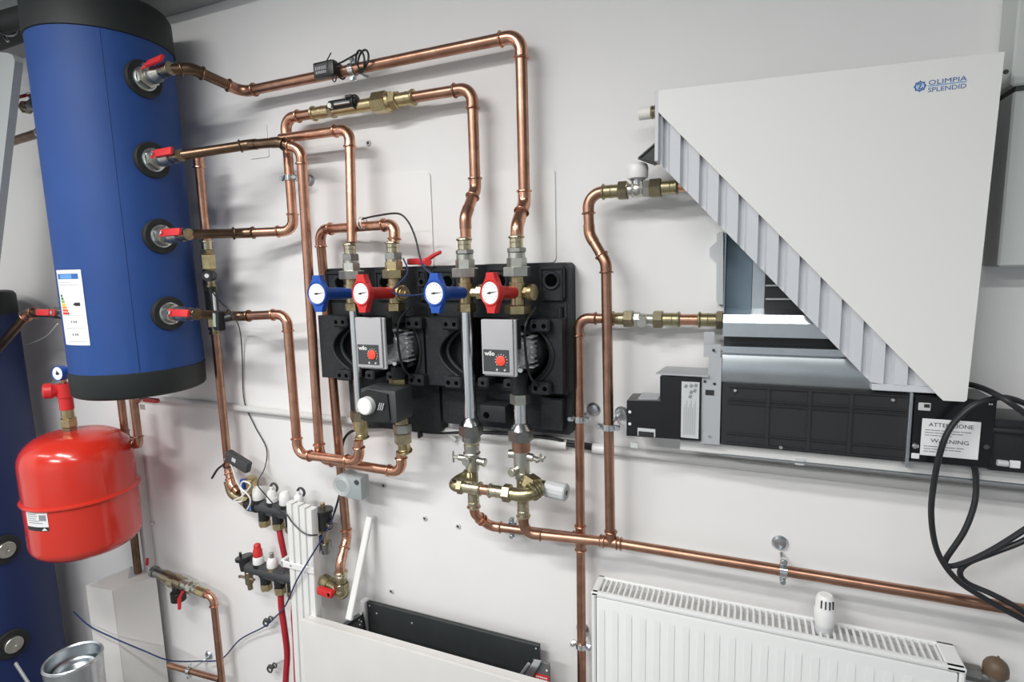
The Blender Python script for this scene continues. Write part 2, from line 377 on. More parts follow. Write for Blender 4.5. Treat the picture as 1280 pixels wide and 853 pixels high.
# ball valves screwed into the tank ports
ORD = {1: 'topmost of four on the blue tank', 2: 'second from the top on the blue tank', 3: 'third from the top on the blue tank', 4: 'lowest of four on the blue tank'}
valve_end = {}
def ball_valve(label, o, ax, m='nickel', lever_dir=None, L=.085, group='red lever ball valves on the blue tank', lev='red_plastic', s=1.0, k=1.45):
    o = V(o); ax = V(ax).normalized()
    t = thing('ball_valve', label, 'valve', o, group)
    ref = V((0, 0, 1)) if abs(ax.z) < .9 else V((0, -1, 0))
    A = lambda q: o + ax * q * k
    hexnut(t, m, A(0), A(.018), .027 * s, ref=ref)
    lk = obj('locknut', MB().torus(A(.002), ax, .027 * s, .0042 * s, 28, 8), 'zinc', t)
    obj('body', MB().lathe(A(.018), ax, [(0, 0), (0, .018 * s), (.005 * k, .0185 * s), (.008 * k, .0205 * s), (.022 * k, .0205 * s), (.027 * k, .017 * s), (.044 * k, .0155 * s), (.044 * k, 0)], 20), m, t)
    hexnut(t, 'nickel_dark', A(.056), A(.066), .0185 * s, 'end_nut', ref=ref)
    fit(t, 'end_sleeve', 'brass_dark', A(.064), A(.07), .0165 * s)
    side = (lever_dir or V((0, -.75, .66))).normalized(); side = (side - ax * side.dot(ax)).normalized()
    c = A(.036)
    st = obj('stem', MB().cyl(c + side * .016 * s, c + side * .030 * s, .006 * s, 12), m, t)
    across = ax.cross(side); Rm = Matrix((ax, across, side)).transposed()
    lv = MB()
    lv.box(c + side * .029 * s + ax * .034 * s, (.080 * s, .013 * s, .004 * s), Rm, .0015)
    lv.box(c + side * .030 * s + ax * .046 * s, (.066 * s, .020 * s, .009 * s), Rm, .004, 2)
    lv.box(c + side * .029 * s, (.020 * s, .020 * s, .004 * s), Rm, .0015)
    h = obj('lever', lv, lev, t, label='red plastic coated lever handle')
    obj('lever_nut', MB().lathe(c + side * .030 * s, side, [(0, .006 * s), (.006 * s, .006 * s), (.007 * s, 0)], 6), 'steel', h)
    return t, o + ax * .07 * k
AXP = V((math.cos(math.radians(-4)), math.sin(math.radians(-4)), 0))
for i in (1, 2, 3, 4):
    ax = AXP if i > 1 else V((.97, -.09, .05))
    _, e = ball_valve('ball valve with red lever, ' + ORD[i], V((TX, -TD, ZP[i])) + AXP * (TR + .002), ax, 'nickel', V((0, -1, .18)) if i > 1 else V((0, -.88, .5)))
    valve_end[i] = (e, ax.normalized())

# ------------------------------------------------ second tank
T2X, T2D, T2R = -2.615, .30, .25
z2 = at(10, 362, .35).z
t2 = thing('storage_tank', 'dark navy storage tank with a black lid, standing behind the red vessel', 'tank', (T2X, -T2D, FZ))
za = at(22, 395, .20).z; zt2 = at(22, 364, .20).z
obj('jacket', MB().lathe((T2X, -T2D, 0), UPZ, [(FZ, 0), (FZ, T2R), (za, T2R), (za, 0)], 72), 'navy', t2)
obj('lid', MB().lathe((T2X, -T2D, za), UPZ, [(0, T2R + .003), (zt2 - za - .015, T2R + .003), (zt2 - za - .004, T2R - .004), (zt2 - za, T2R - .016), (zt2 - za, 0)], 72), 'black_jacket', t2)
for px_, py_ in ((4, 687), (14, 805)):
    a, z = on_cyl(px_, py_, T2X, T2D, T2R)
    ax = V((math.cos(a), math.sin(a), 0)); o = V((T2X, -T2D, z)) + ax * (T2R - .004)
    sl = obj('port_seal', MB().lathe(o, ax, [(0, .05), (.012, .05), (.014, .047), (.014, .03), (0.01, 0)], 32), 'rubber', t2)
    obj('port_plug', MB().lathe(o, ax, [(.008, .028), (.024, .028), (.026, .026), (.026, .008), (.022, .006), (.022, 0)], 24), 'nickel', sl)

# ------------------------------------------------ expansion vessel
EX, ED, ER = -1.93, .25, .148
ev = thing('expansion_vessel', 'glossy red expansion vessel hanging below the blue tank', 'expansion vessel', (EX, -ED, .55))
ztop = at(100, 540, ED).z; zbot = at(100, 694, ED + .05).z; zs = at(100, 648, ED + .13).z
H = ztop - zbot
up = [(0, ER)]; hh = ztop - zs
for i in range(9):
    a = i / 8 * math.pi / 2; up.append((hh - .085 + .085 * math.sin(a) * .98, ER - .085 * (1 - math.cos(a))))
up += [(hh - .0005, ER - .11), (hh, 0)]
obj('upper_shell', MB().lathe((EX, -ED, zs), UPZ, up, 64), 'red', ev, sharp=50)
lo = [(0, ER)]; hl = zs - zbot
for i in range(9):
    a = i / 8 * math.pi / 2; lo.append((-(hl - .045 + .045 * math.sin(a)), ER - .06 * (1 - math.cos(a))))
lo += [(-hl - .006, ER - .11), (-hl - .012, 0)]
obj('lower_shell', MB().lathe((EX, -ED, zs), UPZ, lo, 64), 'red', ev, sharp=50)
obj('seam_flange', MB().lathe((EX, -ED, zs), UPZ, [(-.008, ER - .002), (-.006, ER + .003), (-.002, ER + .007), (.002, ER + .007), (.006, ER + .003), (.008, ER - .002)], 64), 'red', ev)
b0, zl0 = on_cyl(33, 640, EX, ED, ER); b1, zl1 = on_cyl(62, 664, EX, ED, ER)
vl = obj('rating_label', cyl_patch(MB(), EX, ED, ER + .001, b0, b1, zl1, zl0), 'paper', ev, label='white type plate')
mbv = MB()
for t in (.06, .17, .30, .42, .54): cyl_patch(mbv, EX, ED, ER + .0015, b0 + (b1 - b0) * .1, b0 + (b1 - b0) * (.5 + .3 * ((t * 37) % 1)), zl0 + (zl1 - zl0) * (t + .04), zl0 + (zl1 - zl0) * t)
cyl_patch(mbv, EX, ED, ER + .0015, b0 + (b1 - b0) * .66, b0 + (b1 - b0) * .94, zl0 + (zl1 - zl0) * .42, zl0 + (zl1 - zl0) * .1)
obj('print_lines', mbv, 'ink_grey', vl)
obj('print_band', cyl_patch(MB(), EX, ED, ER + .0016, b0, b1, zl1, zl0 + (zl1 - zl0) * .78), 'ink', vl)
obj('print_triangle', MB().add([(EX + (ER + .002) * math.cos(b0 + (b1 - b0) * t), -ED + (ER + .002) * math.sin(b0 + (b1 - b0) * t), z) for t, z in ((.72, zl0 + (zl1 - zl0) * .97), (.95, zl0 + (zl1 - zl0) * .97), (.84, zl0 + (zl1 - zl0) * .81))], [[0, 1, 2]]), 'paper', vl)
# safety group on top
p0 = at(88, 541, ED); sv = thing('safety_valve', 'red safety valve with pressure gauge on a brass nipple above the red vessel', 'valve', p0)
zq = lambda y: V((p0.x, p0.y, at(84, y, ED).z))
hexnut(sv, 'brass_dark', zq(541), zq(533), .020, 'nipple'); hexnut(sv, 'brass', zq(533), zq(522), .023); fit(sv, 'adapter', 'brass', zq(522), zq(512), .017)
vb = MB().cyl(zq(512), zq(495), .019, 20).cyl(zq(497), zq(480), .022, 20)
obj('valve_body', vb, 'red_plastic', sv)
c = zq(488); kd = V((-.55, -.8, .05)).normalized()
obj('relief_knob', MB().lathe(c, kd, [(0, .012), (.02, .017), (.03, .024), (.048, .024), (.052, .02), (.052, 0)], 12), 'red_plastic', sv)
gz = at(80, 466, ED); gk = V((.15, -1, .05)).normalized()
fit(sv, 'gauge_stem', 'brass', zq(482), V((gz.x, gz.y, gz.z)), .007)
g = obj('pressure_gauge', MB().lathe(gz, gk, [(0, 0), (0, .022), (.02, .023), (.022, .0218), (.019, .0205), (.019, 0)], 28), 'blue_plastic', sv)
obj('gauge_dial', MB().lathe(gz + gk * .0195, gk, [(0, 0.0200), (.0005, .0198), (.0005, 0)], 24), 'dial', g)
obj('gauge_needle', MB().box(gz + gk * .0205 + V((.003, 0, .003)), (.016, .0008, .003), Matrix.Rotation(.6, 3, 'Y')).cyl(gz + gk * .0198, gz + gk * .022, .005, 10), 'ink', g)

# ================================================================== WALL COPPER RUNS
RA, RB = .0138, .0122
# -- topmost run
root = thing('copper_pipe_run', 'highest copper pipe run, from the top tank valve to the right pump unit', 'pipe', at(500, 75, .055))
e, ax = valve_end[1]
q1 = at(240, 86, .19); q2 = at(304, 115, .058); qa = at(651, 43.8, .055); qa2 = at(320, 113, .055)
qb = at(657.5, 254, .055); qc = at(646, 283, .10); qd = at(646.3, 303, .10); qd.x = qc.x
fit(root, 'sleeve', 'brass_dark', e - ax * .004, e + ax * .018, .0165)
run(root, [e + ax * .004, q1, q2, qa, V((qa.x, qa.y, qb.z)), qc, qd], .0134, 'copper_mid', 'copper_fit', sock=.018, mats={1: 'copper_dark', -1: 'copper_dark', 2: 'copper_dark', -2: 'copper_mid'}, street={5: (0, 0)})
pB = qd
# -- second run with flow meter
root = thing('copper_pipe_run', 'copper pipe with brass flow meter just below the highest run', 'pipe', at(470, 130, .055))
e, ax = valve_end[3]
b1 = at(305, 291.5, .10); b2 = at(364, 289, .055); b3 = at(356.5, 148, .055); b4 = at(590, 109.5, .055); b5 = at(594, 236, .055); b6 = at(582, 272, .10); b7 = at(582.5, 303, .10)
b2.x = b3.x; b6.x = b7.x; b5.x = b4.x; b4.z = b3.z
fit(root, 'sleeve', 'brass_dark', e - ax * .004, e + ax * .018, .0155)
run(root, [e, b1, b2, b3, b4, b5, b6, b7], .0128, 'copper', 'copper_fit', sock=.017, mats={1: 'copper_dark', -1: 'copper_dark', 2: 'copper_mid', 4: 'copper_mid', 5: 'copper_mid', -4: 'copper_mid', -3: 'copper', -5: 'copper_mid', -6: 'copper_mid'}, street={6: (0, 0)})
def onB(x): 
    t0, t1 = at(x, 130, .055), None; return V((t0.x, -.055, b3.z + (b4.z - b3.z) * (t0.x - b3.x) / (b4.x - b3.x)))
sleeve(root, 'brass', onB(390), onB(413), .0155)
hexnut(root, 'brass_dark', onB(412), onB(418), .019, 'hex_collar')
fit(root, 'flow_meter_tube', 'brass', onB(416), onB(453), .0155)
fm = obj('flow_meter', MB().cyl(onB(417) + V((0, -.012, .008)), onB(451) + V((0, -.012, .008)), .0125, 14), 'black', root, label='black flow meter with clear scale')
obj('scale_window', MB().cyl(onB(426) + V((0, -.0245, .006)), onB(446) + V((0, -.0245, .006)), .0045, 10), 'steel', fm)
obj('adjust_screw', MB().cyl(onB(421) + V((0, -.016, .004)), onB(421) + V((0, -.030, .004)), .007, 8), 'nickel', fm)
obj('end_clip', MB().torus(onB(448) + V((0, -.01, .008)), RX, .0165, .0022, 18, 6).box(onB(441) + V((0, -.012, .023)), (.02, .012, .007), None, .001), 'black', fm)
fit(root, 'adapter', 'brass', onB(450), onB(470), .016)
hexnut(root, 'brass', onB(468), onB(486), .0265)
fit(root, 'threaded_ring', 'brass', onB(485), onB(490), .022)
hexnut(root, 'brass', onB(489), onB(498), .0225, 'hex_collar', ph=.3)
sleeve(root, 'brass', onB(497), onB(519), .0160, bead_end=1)
# -- third: down behind to the floor manifold and pump return
root = thing('copper_pipe_run', 'copper pipe from the second tank valve, tarnished at its bend, down to the lowest elbow', 'pipe', at(380, 300, .10))
e, ax = valve_end[2]
c1 = at(312, 181, .125); c1b = at(348, 178, .125); c2 = at(372, 185, .125); c3 = at(398.7, 574, .095); c2b = V((at(376, 183, .118).x, -.118, at(376, 187, .118).z))
fit(root, 'sleeve', 'brass_dark', e - ax * .004, e + ax * .018, .0155)
c3.x = at(398.5, 555, .095).x
c4 = at(502.5, 591, .095); c5 = at(502.5, 566, .105); c5.x = c4.x
run(root, [e, c1, c1b, c2b, c3, c4, V((c4.x, c4.y, c5.z))], .0125, 'copper', 'copper_fit', sock=.015, mats={1: 'copper_dark', 2: 'copper_dark', -1: 'copper_dark', -2: 'copper_dark', 3: 'copper_dark'}, street={1: (1, 0), 2: (0, 1)})
pH = V((c4.x, c4.y, c5.z))
# -- fourth: short cross run feeding the left pump unit
root = thing('copper_pipe_run', 'bright copper pipe crossing behind the tarnished bend and dropping onto the left pump unit', 'pipe', at(430, 200, .09))
d0_ = at(351, 173.5, .085); d1_ = at(437, 161.5, .085); d2_ = at(440, 303, .11)
run(root, [d0_, d1_, d2_], .0124, 'copper', 'copper_fit', sock=.017)
pD = d2_
# -- fifth: lowest tank valve to first pump return
root = thing('copper_pipe_run', 'copper pipe from the lowest tank valve round under the left pump unit', 'pipe', at(362, 450, .11))
e, ax = valve_end[4]
f1 = at(300, 395.5, .125); f2 = at(358.5, 393, .115); f3 = at(371.5, 566, .115); f4 = at(448, 577.5, .125); f5 = at(448, 551, .125); f3.x = f2.x; f4.x = f5.x
f3.z = at(371.5, 568, .115).z
fit(root, 'sleeve', 'brass_dark', e - ax * .004, e + ax * .018, .0155)
run(root, [e, f1, f2, f3, f4, f5], .0125, 'copper', 'copper_fit', sock=.017, mats={1: 'copper_dark', -1: 'copper_dark', 2: 'copper_mid'})
pE = f5
# -- sixth: loop behind the left pump unit and down to the red lever corner valve
root = thing('copper_pipe_run', 'copper loop over the left pump unit, running down to the brass corner valve', 'pipe', at(404, 300, .06))
g0 = at(493, 303, .11); g1 = at(492.5, 280.5, .105); g2 = at(403, 287, .06); g3 = at(436, 674, .05); g4 = at(425, 706, .10); g5 = at(424, 728, .10)
g1.x = g0.x; g3.x = at(430, 620, .05).x; g2.x = at(404, 330, .055).x; g5.x = g4.x
run(root, [g0, g1, g2, g3, g4, g5], .0125, 'copper', 'copper_fit', sock=.017, mats={3: 'copper_mid'}, street={4: (0, 0)})
pG0, pG = g0, g5
# corner valve under it
zc = lambda y: V((pG.x, pG.y, at(424, y, .10).z))
cv = thing('corner_valve', 'brass corner valve with a short red handle beside the white ducts', 'valve', zc(742))
sleeve(cv, 'brass_pale', zc(714), zc(722), .0165, 'collar'); fit(cv, 'sleeve', 'brass_olive', zc(721), zc(728), .0155); hexnut(cv, 'brass_dark', zc(728), zc(735), .0215)
obj('body', MB().sphere(zc(739), .0215).cyl(zc(728), zc(738), .019).cyl(zc(739), zc(739) + V((-.055, .01, .004)), .0175), 'brass_olive', cv)
c = zc(738)
fit(cv, 'tail', 'brass_olive', c + V((-.05, .010, .004)), c + V((-.080, .016, .006)), .0195)
obj('handle', MB().box(c + V((-.040, -.022, .000)), (.052, .016, .022), Matrix.Rotation(.08, 3, 'Y'), .005, 2).cyl(c + V((-.02, -.004, 0)), c + V((-.02, -.03, 0)), .008, 10), 'red_plastic', cv, label='short red handle')

# -- short tarnished branch with flow meter at the tank edge, down to the manifold
root = thing('copper_pipe_run', 'thin copper branch beside the tank with a valve chain, running down to the manifold', 'pipe', at(262, 300, .09))
s0 = at(247.5, 196, .10); s1 = at(257, 300, .09); s2 = at(268, 415, .075); s3 = at(285.5, 586, .05); s4 = at(289, 606, .06); s5 = at(303, 622, .065)
s1 = lerp(s0, s3, (s0.z - s1.z) / (s0.z - s3.z)); s2 = lerp(s0, s3, (s0.z - at(268, 415, .075).z) / (s0.z - s3.z))
sleeve(root, 'copper_fit', s0 + V((0, 0, .008)), lerp(s0, s1, .14), .0138, 'socket', 1)
obj('pipe', MB().tube([s0, s1], .0118, 18), 'copper', root)
L1 = (s2 - s1)
def onF(t): return s1 + L1 * t
sleeve(root, 'brass_pale', onF(0), onF(.10), .0145); hexnut(root, 'brass', onF(.10), onF(.15), .019, 'hex_collar', ph=.3)
hexnut(root, 'brass', onF(.15), onF(.31), .0205); fit(root, 'valve_body', 'brass_dark', onF(.31), onF(.50), .014)
kb = obj('valve_knob', MB().cyl(onF(.38) + V((0.018, -.008, 0)), onF(.38) + V((0.034, -.036, 0)), .016, 20), 'black', root)
obj('knob_cap', MB().cyl(onF(.38) + V((0.034, -.036, 0)), onF(.38) + V((0.0352, -.0382, 0)), .0065, 14), 'white', kb)
fit(root, 'adapter', 'brass', onF(.48), onF(.55), .0165)
fm = obj('flow_meter', MB().cyl(onF(.50) + V((.020, -.014, 0)), onF(.80) + V((.026, -.014, 0)), .0125, 14), 'black', root, label='black flow meter with white scale')
obj('scale_window', MB().box(onF(.66) + V((.0345, -.0200, 0)), (.007, .006, .055), None, .001), 'grey_plastic_light', fm)
obj('bypass_tube', MB().tube([onF(.30) + V((-.016, 0, 0)), onF(.36) + V((-.019, -.002, 0)), onF(.98) + V((-.016, -.002, 0))], .006, 8), 'black', root)
fit(root, 'adapter', 'brass', onF(.78), onF(.84), .0165); hexnut(root, 'brass', onF(.83), onF(.94), .020); sleeve(root, 'brass_dark', onF(.93), onF(1.03), .0145, bead_end=1)
run(root, [onF(1.02), s3, s4, lerp(s4, s5, .6)], .0118, 'copper_mid', 'copper_fit', sock=.012)
obj('brass_elbow', MB().tube(spline([at(286, 601, .058), at(290.5, 616, .06), at(300, 623, .062), at(311, 627, .062)], 5), .0155, 16), 'brass_olive', root)
hexnut(root, 'brass', at(304, 623.5, .062), at(312, 628, .062), .0205)
# digital thermometer hung at its lower end
def pod(label, c, rot, size, screen, n_dir=OUT, lcd='lcd', m='black', name='digital_thermometer'):
    t = thing(name, label, 'thermometer', c); c = V(c)
    obj('case', MB().box(c, size, rot, min(size) * .25, 2), m, t)
    so, ss = screen
    obj('screen', MB().box(c + rot @ V((so[0], -size[1] / 2 - .0004, so[1])), (ss[0], .0016, ss[1]), rot, .0004), lcd, t)
    return t
Ry = lambda a: Matrix.Rotation(a, 3, 'Y'); Rz = lambda a: Matrix.Rotation(a, 3, 'Z'); Rx = lambda a: Matrix.Rotation(a, 3, 'X')
tp = pod('small black digital thermometer with upright screen near the lowest tank valve', at(274, 401, .215), Rz(-.25) @ Ry(.10), (.030, .020, .052), ((-.004, .002), (.014, .036)))
obj('strap', MB().cyl(at(281, 398, .205), at(291, 396, .195), .011, 12), 'cable', tp)

# ------------------------------------------------ pump units
zr = lambda y: at(582, y, .11).z if y < 400 else at(586, y, .11).z
def pump_group(kind, X1, X2, label, th_axes):
    t = thing('pump_group', label, 'pump', (X1, 0, zr(548)))
    d = .11; y = -d
    P1 = lambda py: V((X1, y, zr(py))); P2 = lambda py: V((X2, y, zr(py)))
    right = kind == 'second'
    # --- foam shell: rear board, two wings with arc cut, arc ribs, lugs
    xa = X1 - (.127 if right else .134); xb = X2 + (.103 if right else .072)
    zt_, zm, zb_ = 1.422, (1.115 if right else 1.133), (1.015 if right else .985)
    xl = X1 - (.127 if right else .10)
    def rr(x0, x1, z0, z1, r, k=4):
        pts = []
        for cx, cz, a0_ in ((x1 - r, z1 - r, 0), (x0 + r, z1 - r, 90), (x0 + r, z0 + r, 180), (x1 - r, z0 + r, 270)):
            for i in range(k + 1): a = math.radians(a0_ + 90 * i / k); pts.append((cx + r * math.cos(a), cz + r * math.sin(a)))
        return pts
    mb = MB().prism(rr(xa, xb, zm, zt_, .012), (0, .048, 0), (0, -.05, 0)).prism(rr(xl + .01, xb, zb_, zm + .02, .012), (0, .038, 0), (0, -.04, 0))
    sh = obj('shell_back', mb, 'foam', t)
    # raised rim round the top corners
    for x0, x1 in ((xa + .008, X1 - .03), (X1 + .034, X2 - .03), (X2 + .034, xb - .008)):
        if x1 - x0 < .02: continue
        xm, rr_ = (x0 + x1) / 2, min(.018, (x1 - x0) * .3)
        rg = obj('shell_ridge', MB().prism(rr(x0, x1, zt_ - .085, zt_ - .008, .008), (0, .012, 0), (0, -.062, 0)), 'foam', t)
        obj('ridge_ring', MB().torus((xm, -.063, zt_ - .040), (0, 1, 0), rr_, .0045, 20, 6), 'foam', rg)
        obj('recess_shade', MB().cyl((xm, -.0625, zt_ - .040), (xm, -.0640, zt_ - .040), rr_ * .75, 16), 'hole_shade', rg)  # black disc painted as the shade inside the ring
        obj('ridge_bead', MB().tube([(x0 + .006, -.064, zt_ - .080), (x0 + .006, -.064, zt_ - .014), (x1 - .006, -.064, zt_ - .014), (x1 - .006, -.064, zt_ - .080)], .003, 8), 'foam', rg)
    for x in (xa + .005, xb - .005):
        obj('edge_rib', MB().span((x - .005, -.066, zm + .004), (x + .005, -.048, zt_ - .09), .003), 'foam', t)
    obj('opening_shade', MB().span((X1 - .05, -.0515, zr(484)), (X2 + .065, -.0498, zr(400))), 'hole_shade', t)  # flat black sheet standing in for the shade between the wings
    za_, zb2 = zr(398), zr(486)
    zc_ = (za_ + zb2) / 2; hgt = (za_ - zb2) / 2
    for s, xo, xi in ((-1, xa + .004, X1 - .022), (1, xb - .004, X2 + .036)):
        wv = abs(xi - xo); dep = min(.060, wv * .62)
        poly = [(xo, zb2), (xo, za_), (xi, za_)] + [(xi + s * dep * (1 - (k_ / 6 - 1) ** 2), zc_ + hgt * .76 * (1 - k_ / 6)) for k_ in range(13)] + [(xi, zb2)]
        obj('shell_wing', MB().prism(poly, (0, .05, 0), (0, -.098, 0)), 'foam', t)
        arc = [V((xi + s * (dep * (1 - (k_ / 8 - 1) ** 2) + .003), -.099, zc_ + hgt * .76 * (1 - k_ / 8))) for k_ in range(17)]
        obj('arc_rib', MB().tube(arc, .004, 8), 'foam', t)
        arc2 = [p + V((-s * .012, .02, 0)) for p in arc]
        obj('arc_rib', MB().tube(arc2, .005, 8), 'foam', t)
        for zz in (za_ - .014, zb2 + .014):
            xm = xi + s * .018
            lg = MB().box((xm, -.108, zz), (.046, .028, .028), None, .004)
            lg.mi = 1
            for dx in (-.011, .011): lg.cyl((xm + dx, -.1215, zz), (xm + dx, -.1226, zz), .0055, 12)  # black discs painted as shaded bolt holes
            obj('shell_lug', lg, ['foam', 'hole_shade'], t)
    for xx in (X1 + .035, X2 - .028):
        lg = MB().box((xx, -.085, zr(478)), (.030, .05, .024), None, .004); lg.mi = 1; lg.cyl((xx, -.11, zr(478)), (xx, -.1108, zr(478)), .0045, 12)
        obj('shell_lug', lg, ['foam', 'hole_shade'], t)
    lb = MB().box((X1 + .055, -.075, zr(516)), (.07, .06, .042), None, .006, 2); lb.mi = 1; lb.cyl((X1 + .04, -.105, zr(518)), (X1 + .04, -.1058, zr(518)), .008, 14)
    obj('shell_block', lb, ['foam', 'hole_shade'], t)
    if right:
        obj('shell_block', MB().box((X2 + .06, -.05, zr(516)), (.055, .03, .08), None, .006, 2), 'foam', t)
        obj('shell_block', MB().box((X2 + .085, -.055, zr(420)), (.012, .03, .13), None, .004, 1), 'foam', t)
    # --- upper unions
    up1, up2 = ('nickel', 'nickel') if right else ('nickel', 'brass')
    for P, mh, k in ((P1, up1, 0), (P2, up2, 1)):
        sleeve(t, 'brass_pale', P(297), P(313), .0152)
        hexnut(t, 'nickel_dark', P(312), P(318 if right else 322), .0215 if right else .0225, ph=.35)
        fit(t, 'thread', 'nickel' if mh == 'nickel' else 'brass_pale', P(318), P(325), .0195)
        hexnut(t, mh, P(324), P(336), .0225, 'hex_body', ph=.2)
        hexnut(t, mh, P(335), P(347), .0315 if (right or k == 0) else .0285, ph=.9)
        obj('valve_body', MB().cyl(P(346), P(381), .0165, 20).cyl(P(354), P(371), .0195, 20), 'brass', t)
        c = P(366)
        ha = V(th_axes[k][0]).normalized(); L = th_axes[k][1]
        col = 'red_plastic' if k else 'blue_plastic'
        e0, e1 = c + ha * .014, c + ha * L
        nrm = V(th_axes[k][2]).normalized()
        tr_ = MB().cyl(e0, e1, .0142, 20)
        sd = UPZ.cross(nrm).normalized() * -1; upv = nrm.cross(sd) * -1
        if upv.z < 0: upv = -upv
        tr_.lathe(e1 - nrm * .004, nrm, [(0, 0), (0, .024), (.004, .0285), (.017, .0285), (.019, .0268), (.0165, .0236), (.0165, 0)], 32)
        for sg in (1, -1):
            tr_.prism([(-.0205, sg * .014), (.0205, sg * .014), (.0165, sg * .026), (.0120, sg * .034), (.0105, sg * .0430), (-.0105, sg * .0430), (-.0120, sg * .034), (-.0165, sg * .026)], nrm * .015, e1 - nrm * .003, sd, upv)
        th = obj('thermometer', tr_, col, t, label=('red' if k else 'blue') + ' thermometer handle')
        fo = e1 + nrm * .0128
        obj('dial', MB().lathe(fo, nrm, [(0, .0236), (.0006, .0234), (.0006, 0)], 32), 'dial', th)
        nd = MB()
        Rn = Matrix((sd, nrm, upv)).transposed()
        ang = -.08 if k == 0 else -.16
        Ra = Rn @ Matrix.Rotation(-ang, 3, 'Y')
        nd.add([fo + nrm * .0012 + Ra @ V(p) for p in ((-.018, 0, .0004), (-.018, 0, -.0004), (.004, 0, -.0018), (.009, 0, 0), (.004, 0, .0018))], [[0, 1, 2, 3, 4]])
        nd.cyl(fo + nrm * .0008, fo + nrm * .002, .0026, 10)
        obj('needle', nd, 'ink', th)
        tk = MB()
        for i in range(11):
            a = math.radians(-45 + 27 * i); p = fo + nrm * .001 + sd * (.0195 * math.cos(a)) + upv * (.0195 * math.sin(a))
            tk.box(p, (.0022, .0004, .0014), Rn)
        obj('dial_marks', tk, 'ink_grey', th)
        # plug / valve on the right of the body
        if k == 1:
            cq = P(366)
            if right:
                obj('drain_plug', MB().cyl(cq + V((.015, 0, 0)), cq + V((.034, 0, 0)), .013, 6).cyl(cq + V((.030, -.002, 0)), cq + V((.042, -.004, 0)), .0185, 20), 'brass', t)
            else:
                obj('drain_plug', MB().cyl(cq + V((.015, -.006, 0)), cq + V((.04, -.02, 0)), .014, 16).torus(cq + V((.032, -.016, 0)), (.85, -.5, 0), .0165, .003, 20, 6).cyl(cq + V((.04, -.02, 0)), cq + V((.055, -.028, 0)), .0085, 10), 'brass', t)
        elif right:
            cq = P(366); obj('bypass_valve', MB().cyl(cq + V((.015, 0, 0)), cq + V((.055, 0, 0)), .012, 8).cyl(cq + V((.032, 0, 0)), cq + V((.045, 0, 0)), .019, 8), 'brass', t)
        hexnut(t, 'brass', P(379 if not right or k == 0 else 381), P(390 if not right or k == 0 else 392), .0225 if k == 0 else (.030 if right else .024), ph=.2)
    # --- left column: return tube
    if right:
        fit(t, 'return_tube', 'steel', P1(389), P1(523), .0158, 22)
        obj('tube_cone', MB().cyl(P1(521), P1(531), .0165, 22, r2=.025), 'steel', t)
        hexnut(t, 'nickel_dark', P1(530), P1(544), .0295); fit(t, 'thread', 'nickel_dark', P1(543), P1(551), .0225)
    else:
        fit(t, 'return_tube', 'steel', P1(389), P1(528), .0132, 22)
        hexnut(t, 'brass_dark', P1(526), P1(539), .0265); fit(t, 'thread', 'brass', P1(538), P1(552), .0205); sleeve(t, 'brass', P1(551), V((X1, y, pE.z)), .0155, bead_end=1)
    # --- pump
    cx = X2 - .006; zc2 = zr(436)
    mo = obj('motor', MB().lathe((cx + .004, -.03, zc2), OUT, [(0, .043), (.09, .043), (.095, .041), (.125, .040), (.128, .037), (.128, 0)], 32), 'cast', t, label='bright cast motor housing')
    for zz in (zc2 + .034, zc2 - .034):
        obj('bolt', MB().cyl((cx + .030, -.12, zz), (cx + .030, -.164, zz), .0065, 12), 'steel', mo)
    fl = MB()
    for k_ in range(7): fl.box((cx + .041, -.10, zc2 - .034 + .0113 * k_), (.014, .06, .004), None, .001)
    obj('cooling_fins', fl, 'cast', mo)['kind'] = 'stuff'
    fit(t, 'pump_inlet', 'rubber', P2(389), P2(405), .0235); fit(t, 'pump_outlet', 'foam', P2(462), P2(487), .020)
    vol = MB().sphere((X2, -.075, zc2), .06, 20, 12, (1, .75, 1.05)); obj('volute', vol, 'black', t)
    x0, x1 = X2 - .040, X2 + .029; ztm, zbm = 1.3075, 1.1900
    bx = MB().span((x0 + .006, -.206, zbm + .05), (x1 + .003, -.172, ztm - .003), .002).span((x0 + .006, -.206, zbm + .008), (x1 - .016, -.172, zbm + .052), .002); obj('terminal_box', bx, 'black', t)
    mod = obj('control_module', MB().span((x0, -.22, zbm), (x1 + .003, -.207, ztm), .002, 2), 'grey_plastic', t, label='light grey control box')
    obj('module_frame', MB().span((x0 + .001, -.214, zbm - .004), (x1 + .007, -.204, ztm - .001), .002), 'grey_plastic_light', mod)
    pz1 = zbm + (ztm - zbm) * .46; px0, px1 = x0 + .0035, x1 - .006
    obj('control_panel', MB().span((px0, -.2212, zbm + .007), (px1, -.2195, pz1), .0006), 'dark_grey', mod)
    pw = px1 - px0
    obj('lettering', text_mb('wilo', .0135, (px0 + pw * .07, -.2214, pz1 - .0125), RX, UPZ, OUT, bold=.0004), 'white', mod)
    kc = V((px0 + pw * .70, -.221, zbm + .031))
    kn = obj('knob', MB().lathe(kc, OUT, [(0, .0112), (.0035, .0108), (.004, .0100), (.004, 0)], 24), 'orange_red', mod, label='round red setting knob')
    mk = MB().box(kc + V((0, -.0072, 0)), (.003, .0008, .014), Ry(-.6))
    tkm = MB()
    for i in range(11):
        a = math.radians(-40 + 26 * i); tkm.box(kc + V((.0135 * math.cos(a), -.0004, .0135 * math.sin(a))), (.0016, .0006, .0016))
    tkm.add(text_mb('0', .007, kc + V((-.0105, -.0006, -.0205)), RX, UPZ, OUT).v, []) if False else None
    obj('scale_marks', tkm, 'paper', mod)
    obj('panel_symbols', MB().box(kc + V((-.010, -.0006, -.0195)), (.004, .0005, .0045), Ry(.5)).box(kc + V((.008, -.0006, -.0195)), (.005, .0005, .0035), Ry(-.5)), 'grey_plastic_light', mod)
